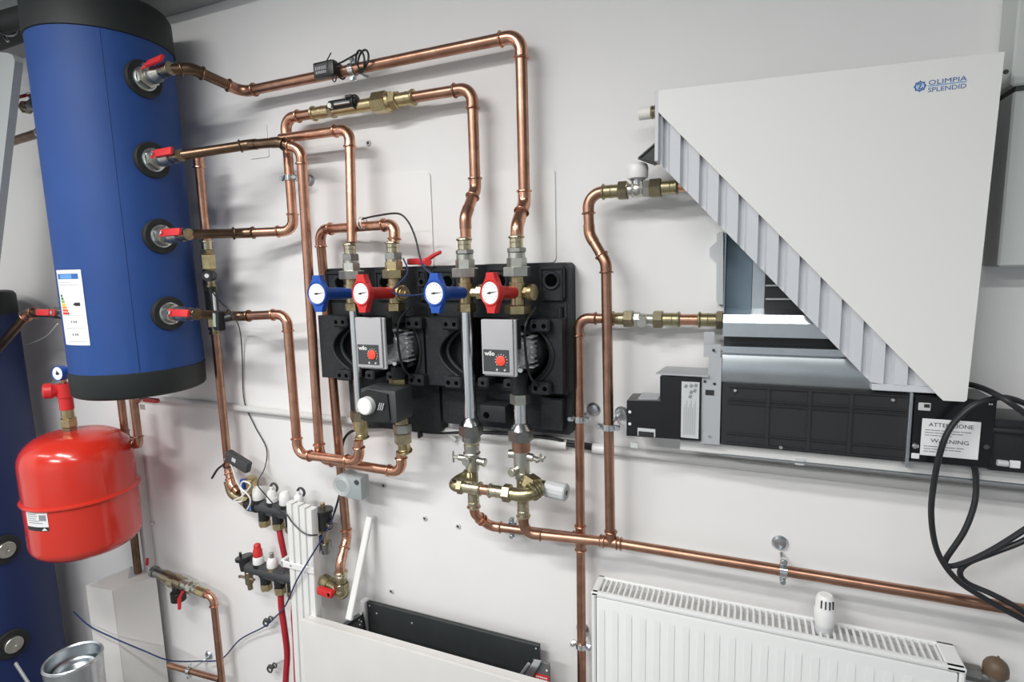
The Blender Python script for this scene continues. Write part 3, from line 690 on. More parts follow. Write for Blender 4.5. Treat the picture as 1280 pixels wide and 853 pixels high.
    obj('motor_cable', MB().tube(spline([(X2 + .045, -.115, zr(384)), (X2 + .034, -.15, zr(402)), (X2 + .036, -.16, zr(430)), (X2 + .042, -.15, zr(462)), (X2 + .055, -.11, zr(480))], 6), .0028, 8), 'cable', t)
    # --- below the pump
    if right:
        hexnut(t, 'nickel', P2(487), P2(500), .0235, ph=.1); fit(t, 'supply_tube', 'steel', P2(499), P2(523), .0155, 20)
        obj('tube_cone', MB().cyl(P2(522), P2(531), .0165, 22, r2=.0265), 'steel', t); hexnut(t, 'nickel_dark', P2(530), P2(544), .0295)
        fit(t, 'thread', 'copper_mid', P2(543), P2(556), .0220)
    else:
        hexnut(t, 'brass', P2(478), P2(488), .0265)
        ac = obj('actuator', MB().box((X2 - .002, -.165, zr(504)), (.104, .075, .082), None, .010, 2), 'dark_grey', t, label='black mixing valve actuator')
        obj('actuator_cover', MB().prism([(X2 - .050, zr(504) - .034), (X2 - .046, zr(504) + .030), (X2 - .030, zr(504) + .038), (X2 + .030, zr(504) + .032), (X2 + .034, zr(504) - .030), (X2 + .026, zr(504) - .037), (X2 - .040, zr(504) - .038)], (0, .014, 0), (0, -.208, 0)), 'black', ac)
        kp = V((X2 - .026, -.206, zr(503)))
        obj('actuator_knob', MB().lathe(kp, OUT, [(0, .022), (.016, .021), (.019, .018), (.019, 0)], 30), 'white', ac)
        lt = MB()
        for k_, (a_, b_) in enumerate(((0, .006), (.006, .012))):
            for j in range(3): lt.box(kp + V((.036 + .0055 * j - k_ * .003, -.0066, .003 - .009 * k_ + .002)), (.0018, .0008, .010), Ry(.5))
        obj('emblem', lt, 'grey_plastic_light', ac)
        obj('valve_stem', MB().cyl(P2(473), P2(540), .019, 16), 'brass_dark', t)
        hexnut(t, 'nickel', P2(538), P2(550), .0235); hexnut(t, 'brass_dark', P2(550), P2(564), .0225, ph=.2)
        sleeve(t, 'brass', P2(563), V((X2, y + .008, pH.z)), .0155, bead_end=1)
    return t
X1L, X2L = at(440, 350, .11).x, at(493, 350, .11).x
X1R, X2R = at(582, 350, .11).x, at(646.5, 350, .11).x
pump_group('first', X1L, X2L, 'left pump unit in black foam shell, with a white knob on its actuator', [((-.02, -1, .05), .115, (0.0, -1, 0)), ((-.02, -1, .05), .115, (-.16, -1, 0))])
pump_group('second', X1R, X2R, 'right pump unit in black foam shell, with a long steel return tube', [((-.12, -1, .05), .108, (-.14, -1, 0)), ((-.25, -1, .05), .084, (-.34, -1, 0))])

# red handle behind the left pump unit
t = thing('lever_handle', 'red lever handle sticking up behind the left pump unit', 'handle', at(525, 328, .05))
obj('grip', MB().box(at(522, 327, .055), (.055, .016, .016), None, .004, 2).tube([at(533, 326, .055), at(541, 320, .055), at(551, 315, .055)], [.006, .0055, .0045], 10), 'red_plastic', t)
obj('pivot', MB().cyl(at(535, 328, .045), at(535, 328, .07), .009, 14).cyl(at(525, 328, .0), at(525, 328, .05), .006, 10), 'red_plastic', t)

# ------------------------------------------------ fittings under the right pump unit
root = thing('fill_set', 'brass valve bridge with grey hand wheel below the right pump unit', 'valve', at(615, 600, .11))
A_ = lambda y: V((X1R, -.11, at(588, y, .11).z)); B_ = lambda y: V((X2R, -.11, at(650, y, .11).z))
zA = {y: A_(y) for y in (550, 557, 570, 588, 600, 620, 634)}
fit(root, 'thread', 'brass_pale', A_(549), A_(556), .0185); obj('valve_body', MB().cyl(A_(555), A_(588), .0195, 20, r2=.0165).torus(A_(566), UPZ, .0185, .003, 20, 6), 'nickel', root)
fit(root, 'stem_pipe', 'brass_dark', A_(587), A_(622), .0135)
c = A_(575)
obj('bleed_valve', MB().cyl(c + V((-.012, 0, .002)), c + V((-.035, -.004, .004)), .008, 12).cyl(c + V((-.035, -.004, .004)), c + V((-.048, -.005, .004)), .004, 10).box(c + V((-.049, -.005, .004)), (.005, .006, .030), None, .002), 'nickel', root)
obj('bleed_valve', MB().cyl(c + V((.012, 0, 0)), c + V((.036, 0, -.003)), .009, 12).cyl(c + V((.03, 0, -.002)), c + V((.036, 0, -.003)), .0105, 12), 'nickel', root)
obj('test_plug', MB().cyl(c + V((0, -.01, .006)), c + V((0, -.032, .006)), .008, 8).cyl(c + V((0, -.03, .006)), c + V((0, -.035, .006)), .011, 8), 'nickel', root)
fit(root, 'thread', 'copper_mid', B_(554), B_(563), .0215)
obj('valve_body', MB().cyl(B_(561), B_(589), .0190, 20).cyl(B_(587), B_(598), .0170, 20).torus(B_(590), UPZ, .0168, .003, 20, 6), 'nickel', root)
fit(root, 'stem_pipe', 'brass_olive', B_(597), B_(628), .0135)
c = B_(571)
obj('bleed_valve', MB().cyl(c + V((.012, 0, .003)), c + V((.030, 0, 0)), .0095, 12).cyl(c + V((.03, 0, 0)), c + V((.046, -.004, -.002)), .006, 10).box(c + V((.049, -.004, 0)), (.006, .006, .03), Ry(1.0), .002).box(c + V((.051, -.004, .004)), (.006, .006, .02), Ry(-.3), .002), 'nickel', root)
obj('test_plug', MB().cyl(c + V((-.012, -.002, .006)), c + V((-.03, -.006, .006)), .010, 14), 'nickel', root)
c2 = B_(585); obj('test_plug', MB().cyl(c2 + V((-.003, -.01, 0)), c2 + V((-.01, -.034, 0)), .008, 8).cyl(c2 + V((-.009, -.03, 0)), c2 + V((-.012, -.038, 0)), .0105, 12), 'nickel', root)
# bridge: from column A forward elbow, across, elbow back to column B
ya_ = -.165
pa0 = A_(598); pa1 = at(566, 604, .165); pa2 = at(660, 619, .165); pb0 = B_(606)
zbr = (pa1.z + pa2.z) / 2 - .004
pe = [A_(597), V((pa1.x + .012, -.128, zbr + .006)), V((pa1.x, -.150, zbr)), V((pa1.x + .008, ya_, zbr)), V((pa1.x + .03, ya_, zbr))]
obj('bridge_elbow', MB().tube(spline(pe, 5), .0145, 16), 'brass_olive', root)
for k_ in (0.35, .62): 
    p = lerp(pe[0], pe[1], k_ + .2); obj('ring', MB().torus(p, pe[1] - pe[0], .0165, .0045, 18, 6), 'brass_olive', root)
xx = lambda x: V((at(x, 612, .165).x, ya_, zbr))
hexnut(root, 'brass_dark', xx(573), xx(580), .0185); sleeve(root, 'brass_pale', xx(580), xx(602), .0140, bead_end=1); fit(root, 'pipe', 'copper', xx(600), xx(613), .0118)
sleeve(root, 'brass_pale', xx(611), xx(631), .0140); hexnut(root, 'brass_dark', xx(629), xx(639), .0205)
pb = [xx(638), xx(650), V((xx(662).x, -.158, zbr + .004)), V((xx(667).x, -.138, zbr + .010)), V((X2R + .012, -.118, zbr + .018))]
obj('bridge_elbow', MB().tube(spline(pb, 5), .0150, 16), 'brass_olive', root)
for k_ in (.2, .55, .85): obj('ring', MB().torus(lerp(pb[2], pb[3], k_), pb[3] - pb[2], .0170, .0042, 18, 6), 'brass_olive', root)
hexnut(root, 'brass', lerp(pb[3], pb[4], .1), lerp(pb[3], pb[4], .75), .0225, 'hex_collar')
w0 = V((X2R, -.11, at(660, 605, .11).z)); w1 = at(688, 611, .115)
w1 = V((w1.x, -.115, w0.z - .003))
obj('valve_neck', MB().cyl(w0, w1, .0165, 16).cyl(lerp(w0, w1, .25), lerp(w0, w1, .5), .0215, 6), 'brass_olive', root)
hw = V((at(708, 613, .12).x, -.12, w1.z - .002))
obj('hand_wheel', MB().lathe(lerp(w0, w1, .85), hw - w0, [(0, 0), (0, .018), (.003, .0205), ((hw - lerp(w0, w1, .85)).length - .003, .0205), ((hw - lerp(w0, w1, .85)).length, .018), ((hw - lerp(w0, w1, .85)).length, 0)], 14), 'grey_plastic_light', root, label='ribbed grey hand wheel', sharp=15)
obj('wheel_screw', MB().cyl(hw, hw + (hw - w0).normalized() * .001, .006, 10), 'dark_grey', root)

# ------------------------------------------------ radiator and fan coil pipes
RP = .0112
root = thing('copper_pipe_run', 'long low copper pipe from the valve bridge across above the radiator', 'pipe', at(900, 705, .075))
h0 = V((X2R, -.11, at(650, 620, .11).z)); h1 = at(650, 669, .10); h2 = at(700, 675, .08); h3 = at(763, 686, .075); h4 = at(1275, 769.5, .075)
h1 = V((X2R, -.105, at(650, 666, .105).z)); h3.z = h1.z - .001; h4.z = h1.z + .004; h4.x = .62
sleeve(root, 'brass_pale', V((X2R, -.108, at(650, 627, .11).z)), V((X2R, -.107, at(650, 647, .11).z)), .0142, bead_end=1)
run(root, [h0, h1, h3, h4], .0113, 'copper_mid', 'copper_mid', sock=.016, mats={1: 'copper', 2: 'copper'})
tee(root, 'copper_mid', h3 + V((.001, 0, 0)), (h4 - h3), UPZ, RP)
v0 = V((h3.x, h3.y, h3.z)); v1 = V((at(757.7, 338, .085).x, -.085, at(757.7, 330, .085).z))
v2 = at(738, 282, .085); v3 = at(733.5, 240, .075); v4 = at(790, 239.5, .07)
v2 = V((at(736, 296, .075).x, -.070, at(736, 292, .075).z)); v3 = V((v2.x - .004, -.068, at(733, 241, .075).z)); v4 = V((at(782, 240, .07).x, -.066, v3.z))
root = thing('copper_pipe_run', 'upright copper pipe with an offset bend up to the white capped valve', 'pipe', v1)
run(root, [v0, v1 + V((0, 0, .002)), v2 + V((0, 0, -.002)), v3, v4], .0113, 'copper_mid', 'copper_mid', br=.032, sock=.012, street={2: (0, 0), 3: (1, 0)})
xz = lambda x, z=v3.z, y_=-.066: V((at(x, 240, -y_).x, y_, z))
sleeve(root, 'brass_olive', xz(752), xz(774), .0138, bead_end=0); hexnut(root, 'brass_dark', xz(773), xz(785), .0205)
# upper valve with white head
t = thing('radiator_valve', 'nickel angle valve with a white domed cap on the upper fan coil pipe', 'valve', xz(797))
obj('body', MB().cyl(xz(784), xz(812), .0125, 18).cyl(xz(790), xz(804), .0155, 8).sphere(xz(797), .0165), 'nickel', t)
hexnut(t, 'nickel', xz(804), xz(813), .018, 'end_nut')
c = xz(797)
obj('collar', MB().cyl(c, c + V((0, 0, .026)), .0125, 16).torus(c + V((0, 0, .02)), UPZ, .0135, .0028, 20, 6), 'steel', t)
zt_ = at(797, 202, .066).z
obj('cap', MB().lathe(c + V((0, 0, .022)), UPZ, [(0, 0), (0, .0200), (.004, .0215), (zt_ - c.z - .036, .0220), (zt_ - c.z - .029, .0195), (zt_ - c.z - .026, .015), (zt_ - c.z - .026, 0)], 28), 'white', t, label='white plastic cap')
root = thing('coil_connection', 'dark brass union and copper tail from the white capped valve into the fan coil', 'fitting', xz(830))
hexnut(root, 'brass_dark', xz(812), xz(827), .0205); sleeve(root, 'brass_olive', xz(826), xz(848), .0140, bead_end=1); fit(root, 'pipe', 'copper', xz(846), xz(885), .0113)
# lower: vertical, then right into coil
k0 = V((at(727, 840, .05).x, -.052, FZ)); k1 = V((at(722, 398, .052).x, -.052, at(735, 398, .052).z))
k0.x = k1.x = at(725, 600, .052).x
root = thing('copper_pipe_run', 'upright copper pipe passing behind the long low pipe, with one elbow at its top', 'pipe', k1)
yk = -.052
xk = lambda x: V((at(x, 398, .052).x, yk, k1.z))
run(root, [k0, k1, xk(772)], .0109, 'copper_mid', 'copper_mid', sock=.016)
zk = at(727, 673, .052).z
tee(root, 'copper_mid', V((k0.x, yk, zk)), UPZ, (-1, 0, 0), .0109, L=.032, B=.02)
sleeve(root, 'brass_olive', xk(764), xk(781), .0135); hexnut(root, 'brass_dark', xk(780), xk(792), .0195)
t = thing('lockshield_valve', 'small chrome lockshield valve on the lower fan coil pipe', 'valve', xk(803))
obj('body', MB().cyl(xk(790), xk(818), .0115, 18).cyl(xk(793), xk(800), .0155, 8).sphere(xk(804), .0125), 'nickel', t)
obj('spindle_cap', MB().cyl(xk(805) + V((0, -.008, -.003)), xk(805) + V((0, -.030, -.006)), .0105, 16), 'nickel', t)
root = thing('coil_connection', 'brass and copper couplings from the lockshield valve into the lower fan coil port', 'fitting', xk(860))
hexnut(root, 'brass_dark', xk(817), xk(829), .0205); sleeve(root, 'brass_olive', xk(828), xk(851), .0140, bead_end=1); fit(root, 'pipe', 'copper_fit', xk(849), xk(875), .0118)
sleeve(root, 'brass_olive', xk(872), xk(896), .0140); hexnut(root, 'brass_dark', xk(895), xk(904), .0205)
# return from column A to tee on the upright
root = thing('copper_pipe_run', 'short copper return from the valve bridge to the upright pipe, behind the long low pipe', 'pipe', at(620, 655, .08))
j0 = V((X1R, -.11, at(588, 618, .11).z)); j1 = V((X1R, -.108, at(588, 642, .11).z)); j2 = V((at(612, 661, .07).x, -.062, at(612, 661, .07).z)); j3 = V((k0.x - .01, yk, zk))
sleeve(root, 'brass_pale', V((X1R, -.11, at(588, 616, .11).z)), V((X1R, -.11, at(588, 635, .11).z)), .0142, bead_end=1)
run(root, [j0, j1, V((j2.x, -.07, zk)), j3], .0113, 'copper_mid', 'copper_fit', sock=.014)

# ------------------------------------------------ pipe clamps
def clamp(label, c, ax, r, roset=V((.02, 0, .012)), m='steel'):
    c = V(c); ax = V(ax).normalized()
    t = thing('pipe_clamp', label, 'clamp', c, 'metal pipe clamps on the wall')
    s = ax.cross(OUT).normalized()
    b = MB().lathe(c - ax * .007, ax, [(0, r + .0005), (0, r + .003), (.014, r + .003), (.014, r + .0005)], 24)
    obj('band', b, 'steel', t)
    for sg in (1, -1):
        e = obj('ear', MB().box(c + s * sg * (r + .008), (.012, .010, .013) if abs(ax.z) > .7 else (.013, .010, .012), None, .002), 'steel', t)
        obj('screw', MB().cyl(c + s * sg * (r + .010) + OUT * .008, c + s * sg * (r + .010) - OUT * .010, .0035, 8).cyl(c + s * sg * (r + .010) + OUT * .0075, c + s * sg * (r + .010) + OUT * .010, .0055, 12), 'zinc', e)
    wl = c.copy(); wl.y = -.001
    obj('stud', MB().cyl(c - OUT * (r + .002), V((c.x, -.0, c.z)), .004, 10), 'zinc', t)
    if roset is not None:
        obj('wall_rosette', MB().lathe(V((c.x, 0, c.z)) + roset, OUT, [(0, .0165), (.003, .0165), (.008, .012), (.009, .006), (.009, 0)], 24), 'zinc', t)
    return t
clamp('pipe clamp on the upright copper pipe beside the right pump unit', V((k0.x, yk, at(724, 524, .052).z)), UPZ, .0112)
vcl = lerp(v0, v1, (at(763, 534, .08).z - v0.z) / (v1.z - v0.z))
clamp('pipe clamp on the upright pipe next to the black fan coil box', vcl, UPZ, .0116, V((.012, 0, .012)))
clamp('pipe clamp at the foot of the upright pipe beside the radiator', V((k0.x, yk, at(725, 806, .052).z)), UPZ, .0112, V((-.012, 0, .008)))
hcl = lerp(h3, h4, (at(979, 715, .075).x - h3.x) / (h4.x - h3.x))
clamp('pipe clamp with round rosette on the long low pipe above the radiator', hcl, RX, .0117, V((-.004, 0, .024)))
clamp('pipe clamp on the short return below the valve bridge', V((at(641, 667, .055).x, -.058, zk)), RX, .0117, None)
clamp('pipe clamp on the upright pipe under the second run near the tank', V((b3.x, -.055, at(360, 223, .055).z)), UPZ, .0132, V((.02, 0, 0)))
tcl = lerp(q2, qa, (at(442, 86, .055).x - q2.x) / (qa.x - q2.x))
clamp('pipe clamp on the highest pipe run beside the black thermometer', tcl, RX, .0138, None)

# thermometer with cable on the topmost run
tc_ = lerp(q2, qa, (at(416, 91, .055).x - q2.x) / (qa.x - q2.x))
tp = pod('black digital thermometer with a dark display strapped to the highest pipe run', tc_ + V((0, -.024, .002)), Ry(-.02), (.064, .022, .038), ((-.006, 0), (.044, .026)), lcd='dark_grey')
so_ = tc_ + V((-.006, -.0362, 0)); sg_ = MB()
for j in range(6): sg_.box(so_ + V((-.015 + .006 * j, -.0006, .004)), (.003, .0006, .008)); sg_.box(so_ + V((-.013 + .0055 * j, -.0006, -.006)), (.0032, .0006, .006))
obj('digits', sg_, 'grey_plastic', tp)
obj('strap', MB().torus(tc_ + V((.028, 0, 0)), RX, .0165, .0025, 18, 6).torus(tc_ + V((.03, -.03, -.024)), (0.3, 1, 0), .008, .0015, 14, 6), 'cable', tp)
obj('strap_end', MB().tube([tc_ + V((-.005, -.02, .018)), tc_ + V((.01, -.012, .045))], .0015, 6), 'cable', tp)
t = thing('cable_coil', 'black sensor cable coiled round the highest pipe run', 'cable', at(452, 82, .055))
cc = lerp(q2, qa, (at(453, 84, .055).x - q2.x) / (qa.x - q2.x))
obj('coil', MB().torus(cc + V((.010, -.020, .006)), (.55, 1, .1), .025, .0026, 28, 8).torus(cc + V((.018, -.018, .010)), (.35, 1, -.15), .023, .0026, 28, 8).tube(spline([tc_ + V((.03, -.02, .012)), tc_ + V((.05, -.018, .016)), cc + V((0, -.01, .032))], 5), .0024, 8), 'cable', t)
# sensor wire over the loop
t = thing('sensor_cable', 'thin black and blue sensor wire arching from the copper loop down to the thermometers', 'cable', at(460, 273, .12))
obj('black_wire', MB().tube(spline([at(452, 274, .10), at(470, 270, .12), at(497, 267, .12), at(510, 277, .12), at(519, 297, .12), at(525, 322, .13)], 6), .0024, 8), 'cable', t)
obj('blue_wire', MB().tube(spline([at(525, 322, .13), at(529, 333, .15), at(537, 341, .19), at(545, 346, .215)], 6), .002, 8), 'blue_wire', t)
obj('pipe_strap', MB().torus(at(451, 279, .10), RX, .0142, .0018, 18, 6).torus(at(455, 279, .10), RX, .0142, .0018, 18, 6), 'white', t)
t = thing('sensor_cable', 'blue wire loop between the red and blue thermometers', 'cable', at(500, 365, .14))
obj('wire', MB().tube(spline([at(504, 323, .11), at(509, 335, .13), at(508, 344, .14), at(498, 355, .15), at(491, 363, .15), at(496, 368.5, .16), at(512, 369.5, .17), at(531, 368, .21)], 6), .002, 8), 'blue_wire', t)

# ================================================================== CONDUIT AND WALL PLATES
zc0 = .987
t = thing('conduit', 'grey white plastic conduit running along the wall behind the pumps and fan coil', 'conduit', (-1, -.012, zc0))
xg0, xg1 = at(709, 556, .012).x, at(741, 559, .012).x
obj('tube', MB().tube([(-2.4, -.012, zc0 + .006), (xg0, -.012, zc0 - .006)], .0105, 14), 'conduit', t)
obj('tube', MB().tube([(xg1, -.012, zc0 - .007), (.6, -.012, zc0 - .014)], .0105, 14), 'conduit', t)
obj('coupler', MB().cyl((xg0 - .075, -.012, zc0 - .005), (xg0, -.012, zc0 - .006), .0125, 16), 'white', t)
obj('coupler', MB().cyl((xg1, -.012, zc0 - .007), (xg1 + .03, -.012, zc0 - .007), .0125, 16), 'white', t)
obj('bare_cable', MB().tube([(xg0 - .01, -.012, zc0 - .004), (xg1 + .01, -.012, zc0 - .008)], .0062, 10).tube([(xg0 - .01, -.010, zc0 + .002), ((xg0 + xg1) / 2, -.012, zc0 + .001), (xg1 + .01, -.012, zc0 - .003)], .005, 8), 'cable', t)
t = thing('power_cable', 'black cable looping under the pump shells down to the grey junction box', 'cable', at(430, 570, .03))
obj('wire', MB().tube(spline([at(427, 592, .02), at(427, 565, .025), at(431, 548, .03), at(443, 538, .03), at(470, 534, .03), at(500, 536, .025), at(540, 541, .02), at(575, 541, .02), at(620, 541, .02), at(665, 545, .02), at(695, 549, .02), at(712, 556, .012)], 6), .0042, 8), 'cable', t)
obj('clip', MB().box(at(525, 537, .028), (.006, .02, .045), None, .001), 'cable', t)
obj('white_sheath', MB().tube(spline([at(522, 533, .012), at(545, 532, .014), at(560, 541, .014), at(569, 551, .012)], 5), .006, 8), 'conduit', t)
def plate(label, corners, th=.004, r=.012, d=0.0):
    (xa, za), (xb, zb) = corners
    pts = []
    for cx, cz, a0_ in ((xb - r, za - r, 0), (xa + r, za - r, 90), (xa + r, zb + r, 180), (xb - r, zb + r, 270)):
        for i in range(5): a = math.radians(a0_ + 22.5 * i); pts.append((cx + r * math.cos(a), cz + r * math.sin(a)))
    o = obj('wall_plate', MB().prism(pts, (0, -th, 0), (0, 0, 0)), 'plate', None, loc=(0, 0, 0))
    return tag(o, label, 'plate', 'flat white plates behind the pumps')
def xzp(x, y): p = at(x, y, .004); return (p.x, p.z)
plate('flat white wall plate behind the copper loop of the left pump unit', (xzp(458, 222), xzp(543, 350)))
plate('flat white wall plate behind the two drops onto the right pump unit', (xzp(598, 219), xzp(695, 328)))
plate('small white wall plate behind the tarnished pipe bend', (xzp(308, 158), xzp(336, 196)), .003, .006)
for i, (x, y, l) in enumerate(((461, 179, 'wall screw plug below the brass flow meter'), (531.5, 648, 'wall screw plug below the right pump unit beside the valve bridge'), (489.5, 739, 'wall screw plug above the black board'), (480, 607, 'wall screw plug beside the grey junction box'), (445, 725, 'wall screw plug behind the leaning white strip'), (573, 658, 'wall screw plug just beside the short copper return'))):
    if i == 0:
        t = thing('wall_plug', l, 'screw', at(x, y, 0), 'screw plugs in the wall'); plug0 = t; c = at(x, y, 0)
        obj('sleeve', MB().lathe(c, OUT, [(0, .0075), (.003, .0075), (.004, .0062), (.004, .004), (.0015, .0038), (.0015, 0)], 18), 'grey_plastic_light', t)
        obj('screw_head', MB().lathe(c + OUT * .0016, OUT, [(0, .0038), (.0018, .0034), (.002, 0)], 12), 'ink', t)
    else: dup(plug0, at(x, y, 0), l)

# ================================================================== FAN COIL UNIT
fc = thing('fan_coil_unit', 'cut open wall fan coil with white front cover sliced along a diagonal', 'fan coil', (.1, 0, 1.17))
XL, XR_ = -.054, .345
fx = lambda x, y, d=.10: at(x, y, d).x
fz = lambda x, y, d=.10: at(x, y, d).z
zA0 = fz(903, 390); zA1 = fz(903, 420); zB0 = fz(903, 433); zB1 = fz(903, 441); zC = fz(903, 478); zD = fz(903, 553)
xl = fx(903, 440)
# rear sheet with side upstand
obj('rear_sheet', MB().span((xl, -.030, zA0 - .01), (.34, -.008, 1.70), .001), 'blue_zinc', fc)
obj('side_upstand', MB().span((xl, -.10, zA0), (xl + .0015, -.012, 1.70)), 'blue_zinc', fc)
obj('coil_edge', MB().span((fx(947, 340, .035) - .01, -.05, zA0), (fx(957, 340, .035), -.03, 1.66), .001), 'zinc', fc)
obj('coil_core', MB().span((fx(957, 340, .05), -.055, zA0), (.35, -.03, 1.66)), 'grille', fc)
for y in (357, 374):
    z = at(975, y, .058).z; obj('fin_bar', MB().span((fx(957, y, .058), -.060, z - .0016), (.34, -.055, z + .0016)), 'zinc_dull', fc)
zf = zA0 + .006
# wall bracket seen outside the left edge
bp = [(896, 292), (900, 290), (904, 290), (904, 381), (897, 381), (895.5, 376), (895.5, 328), (887, 320), (887, 310), (896, 302)]
obj('wall_bracket', MB().prism([(at(x, y, .012).x, at(x, y, .012).z) for x, y in bp], (0, .011, 0), (0, -.012, 0)), 'grey_plastic_light', fc)
# silver bar
obj('drip_tray', MB().prism([(-.107, zA1), (-.107, zA0 - .021), (-.101, zA0 - .005), (-.05, zA0 + .003), (-.03, zA0 + .003), (-.03, zA1)], (XR_ - xl - .02, 0, 0), (xl, 0, 0), (0, 1, 0), (0, 0, 1)), 'zinc', fc, sharp=20)
obj('air_gap_shade', MB().span((xl + .001, -.07, zB0 - .004), (XR_ - .02, -.012, zA1 + .002)), 'grille', fc)  # dark block standing in for the shade between tray and scroll
# curved scroll sheet
prof = [(-.03, zB0), (-.100, zB0), (-.100, zB1), (-.104, zB1 - .002)]
for i in range(12):
    u = i / 11; prof.append((-.097 - .008 * math.sin(math.pi * (.12 + .75 * u)), zB1 - .003 - (zB1 - zC - .003) * u))
prof += [(-.03, zC)]
obj('fan_scroll', MB().prism(prof, (XR_ - xl - .02, 0, 0), (xl, 0, 0), (0, 1, 0), (0, 0, 1)), 'zinc', fc)
# dark outlet housing with louvres
xr = fx(1135, 560); zt_r = zC; zb_r = fz(1132, 577)
hs = obj('outlet_housing', MB().span((xl, -.105, zb_r), (xr, -.012, zC), .002), 'grille', fc)
for i, z in enumerate((zC - .006, zC - .032, zC - .040, zb_r + .006, zb_r + .026)):
    obj('housing_rib', MB().span((xl + .012, -.109, z - .0014), (xr - .006, -.104, z + .0014), .0005), 'grille', hs)
for x in (960, 1012, 1064): 
    p = at(x, 500, .105); obj('housing_post', MB().span((p.x - .003, -.108, zb_r + .006), (p.x + .003, -.104, zC - .006)), 'grille', hs)
for x, y in ((919, 488), (976, 559), (1116, 500)):
    p = at(x, y, .106); obj('screw', MB().cyl(p, p + OUT * .004, .0035, 12), 'steel', hs)
# left end bracket (grey), black side box
x1, x2 = fx(877, 500), fx(901, 500)
eb = obj('end_bracket', MB().prism([(x1, fz(877, 553)), (x2, fz(901, 555)), (x2, fz(901, 446)), (fx(886, 446), fz(886, 446)), (fx(886, 446), fz(886, 469)), (x1, fz(886, 469))], (0, .088, 0), (0, -.108, 0)), 'grey_sheet', fc)
obj('bracket_tab', MB().span((fx(880, 430), -.105, fz(880, 446)), (fx(901, 430), -.10, fz(880, 430))), 'grey_sheet', fc)
obj('bracket_tab', MB().span((fx(880, 420, .06), -.06, fz(880, 446, .06)), (fx(893, 420, .06), -.055, fz(880, 415, .06))), 'grey_sheet', fc)
for x, y in ((881, 477), (893, 480), (887, 546), (892, 438)):
    p = at(x, y, .1085); obj('screw', MB().cyl(p, p + OUT * .002, .0028, 10), 'steel' if y in (546, ) else 'ink', eb)
obj('slot', MB().span(V((fx(882, 493), -.1085, fz(882, 493))), V((fx(893, 488), -.1078, fz(893, 487)))), 'ink', eb)
dB = .112
bxp = [(825, 471), (876, 471), (876, 551.5), (783, 545), (783.5, 501), (825, 501.5)]
sb = obj('connection_box', MB().prism([(at(x, y, dB).x, at(x, y, dB).z) for x, y in bxp], (0, .07, 0), (0, -dB, 0)), 'black_gloss', fc)
for x, y in ((787.5, 515), (787.5, 530)):
    p = at(x, y, dB); obj('screw', MB().cyl(p, p + OUT * .003, .0033, 12), 'paper', sb)
p0_, p1_ = at(797, 535, dB + .001), at(819, 548, dB + .001)
obj('cutout', MB().span((p0_.x, -dB - .0008, p1_.z + .002), (p1_.x, -dB, p0_.z)), 'grey_plastic_light', sb)
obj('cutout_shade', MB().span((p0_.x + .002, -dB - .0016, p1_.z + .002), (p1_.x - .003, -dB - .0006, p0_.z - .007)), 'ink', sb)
q0, q1_ = at(852, 477, dB + .001), at(873, 549, dB + .001)
st_ = obj('sticker', MB().span((q0.x, -dB - .0008, q1_.z), (q1_.x, -dB, q0.z)), 'grey_plastic_light', sb, label='pale instruction strip')
ln = MB(); wq = q1_.x - q0.x; hq = q0.z - q1_.z
for i in range(9): ln.span((q0.x + wq * (.15 + .08 * i), -dB - .0012, q1_.z + hq * .06), (q0.x + wq * (.17 + .08 * i), -dB - .0008, q1_.z + hq * (.55 + .12 * ((i * 7) % 3) / 2)))
for u_, v_ in ((.25, .92), (.55, .93), (.8, .94), (.55, .82), (.75, .85), (.5, .74)): ln.box((q0.x + wq * u_, -dB - .0012, q1_.z + hq * v_), (.006, .0006, .007), Ry(.4))
obj('print_lines', ln, 'ink_grey', sb)
obj('box_lid', MB().prism([(at(x, y, .11).x, y_) for x, y, y_ in ((820, 470, -.116), (886, 470, -.116), (884, 470, -.03), (826, 470, -.03))], (0, 0, .003), (0, 0, at(850, 469.5, .112).z), (1, 0, 0), (0, 1, 0)), 'grey_sheet', fc)
obj('side_tray', MB().span((at(800, 500, .08).x, -.10, at(800, 500, .1).z), (at(824, 500, .08).x, -.045, at(800, 500, .1).z + .004)), 'grey_sheet', fc)
# base rail
obj('base_rail', MB().span((fx(850, 553, .09), -.090, zb_r - .026), (.50, -.006, zb_r - .001), .002), 'conduit', fc)
obj('base_lip', MB().span((fx(903, 570, .09), -.094, zb_r - .027), (.50, -.09, zb_r - .023), .001), 'zinc', fc)
for x in (793, 1000):
    p = at(x, 562, .09); obj('rail_tab', MB().span((p.x - .008, -.093, zb_r - .030), (p.x + .008, -.089, zb_r - .018)), 'grey_plastic_light', fc)
# right end: zinc strip, black electronics plate with warning label
xs0, xs1 = at(1135, 530, .124).x, at(1139.5, 530, .124).x
obj('end_strip', MB().span((xs0, -.125, zb_r - .004), (xs1, -.02, zC + .004), .001), 'zinc', fc)
dE = .122
ep = [(1141, 496), (1243, 503), (1243, 590), (1140, 577.5)]
zt_e, zb_e = at(1190, 498, dE).z, at(1141, 577, dE).z
xe0, xe1 = at(1141, 530, dE).x, at(1243, 540, dE).x
el = obj('electronics_plate', MB().span((xe0, -dE, zb_e), (xe1, -.03, zt_e), .001), 'black_gloss', fc)
p0_, p1_ = at(1153, 522, dE), at(1222, 574, dE)
zl0_, zl1_ = at(1153, 523, dE).z, at(1153, 569, dE).z
obj('warning_label', MB().span((p0_.x, -dE - .0007, zl1_), (at(1225, 545, dE).x, -dE, zl0_), .0003), 'paper', el, label='white warning label')
lw = at(1225, 545, dE).x - p0_.x; lh = zl0_ - zl1_
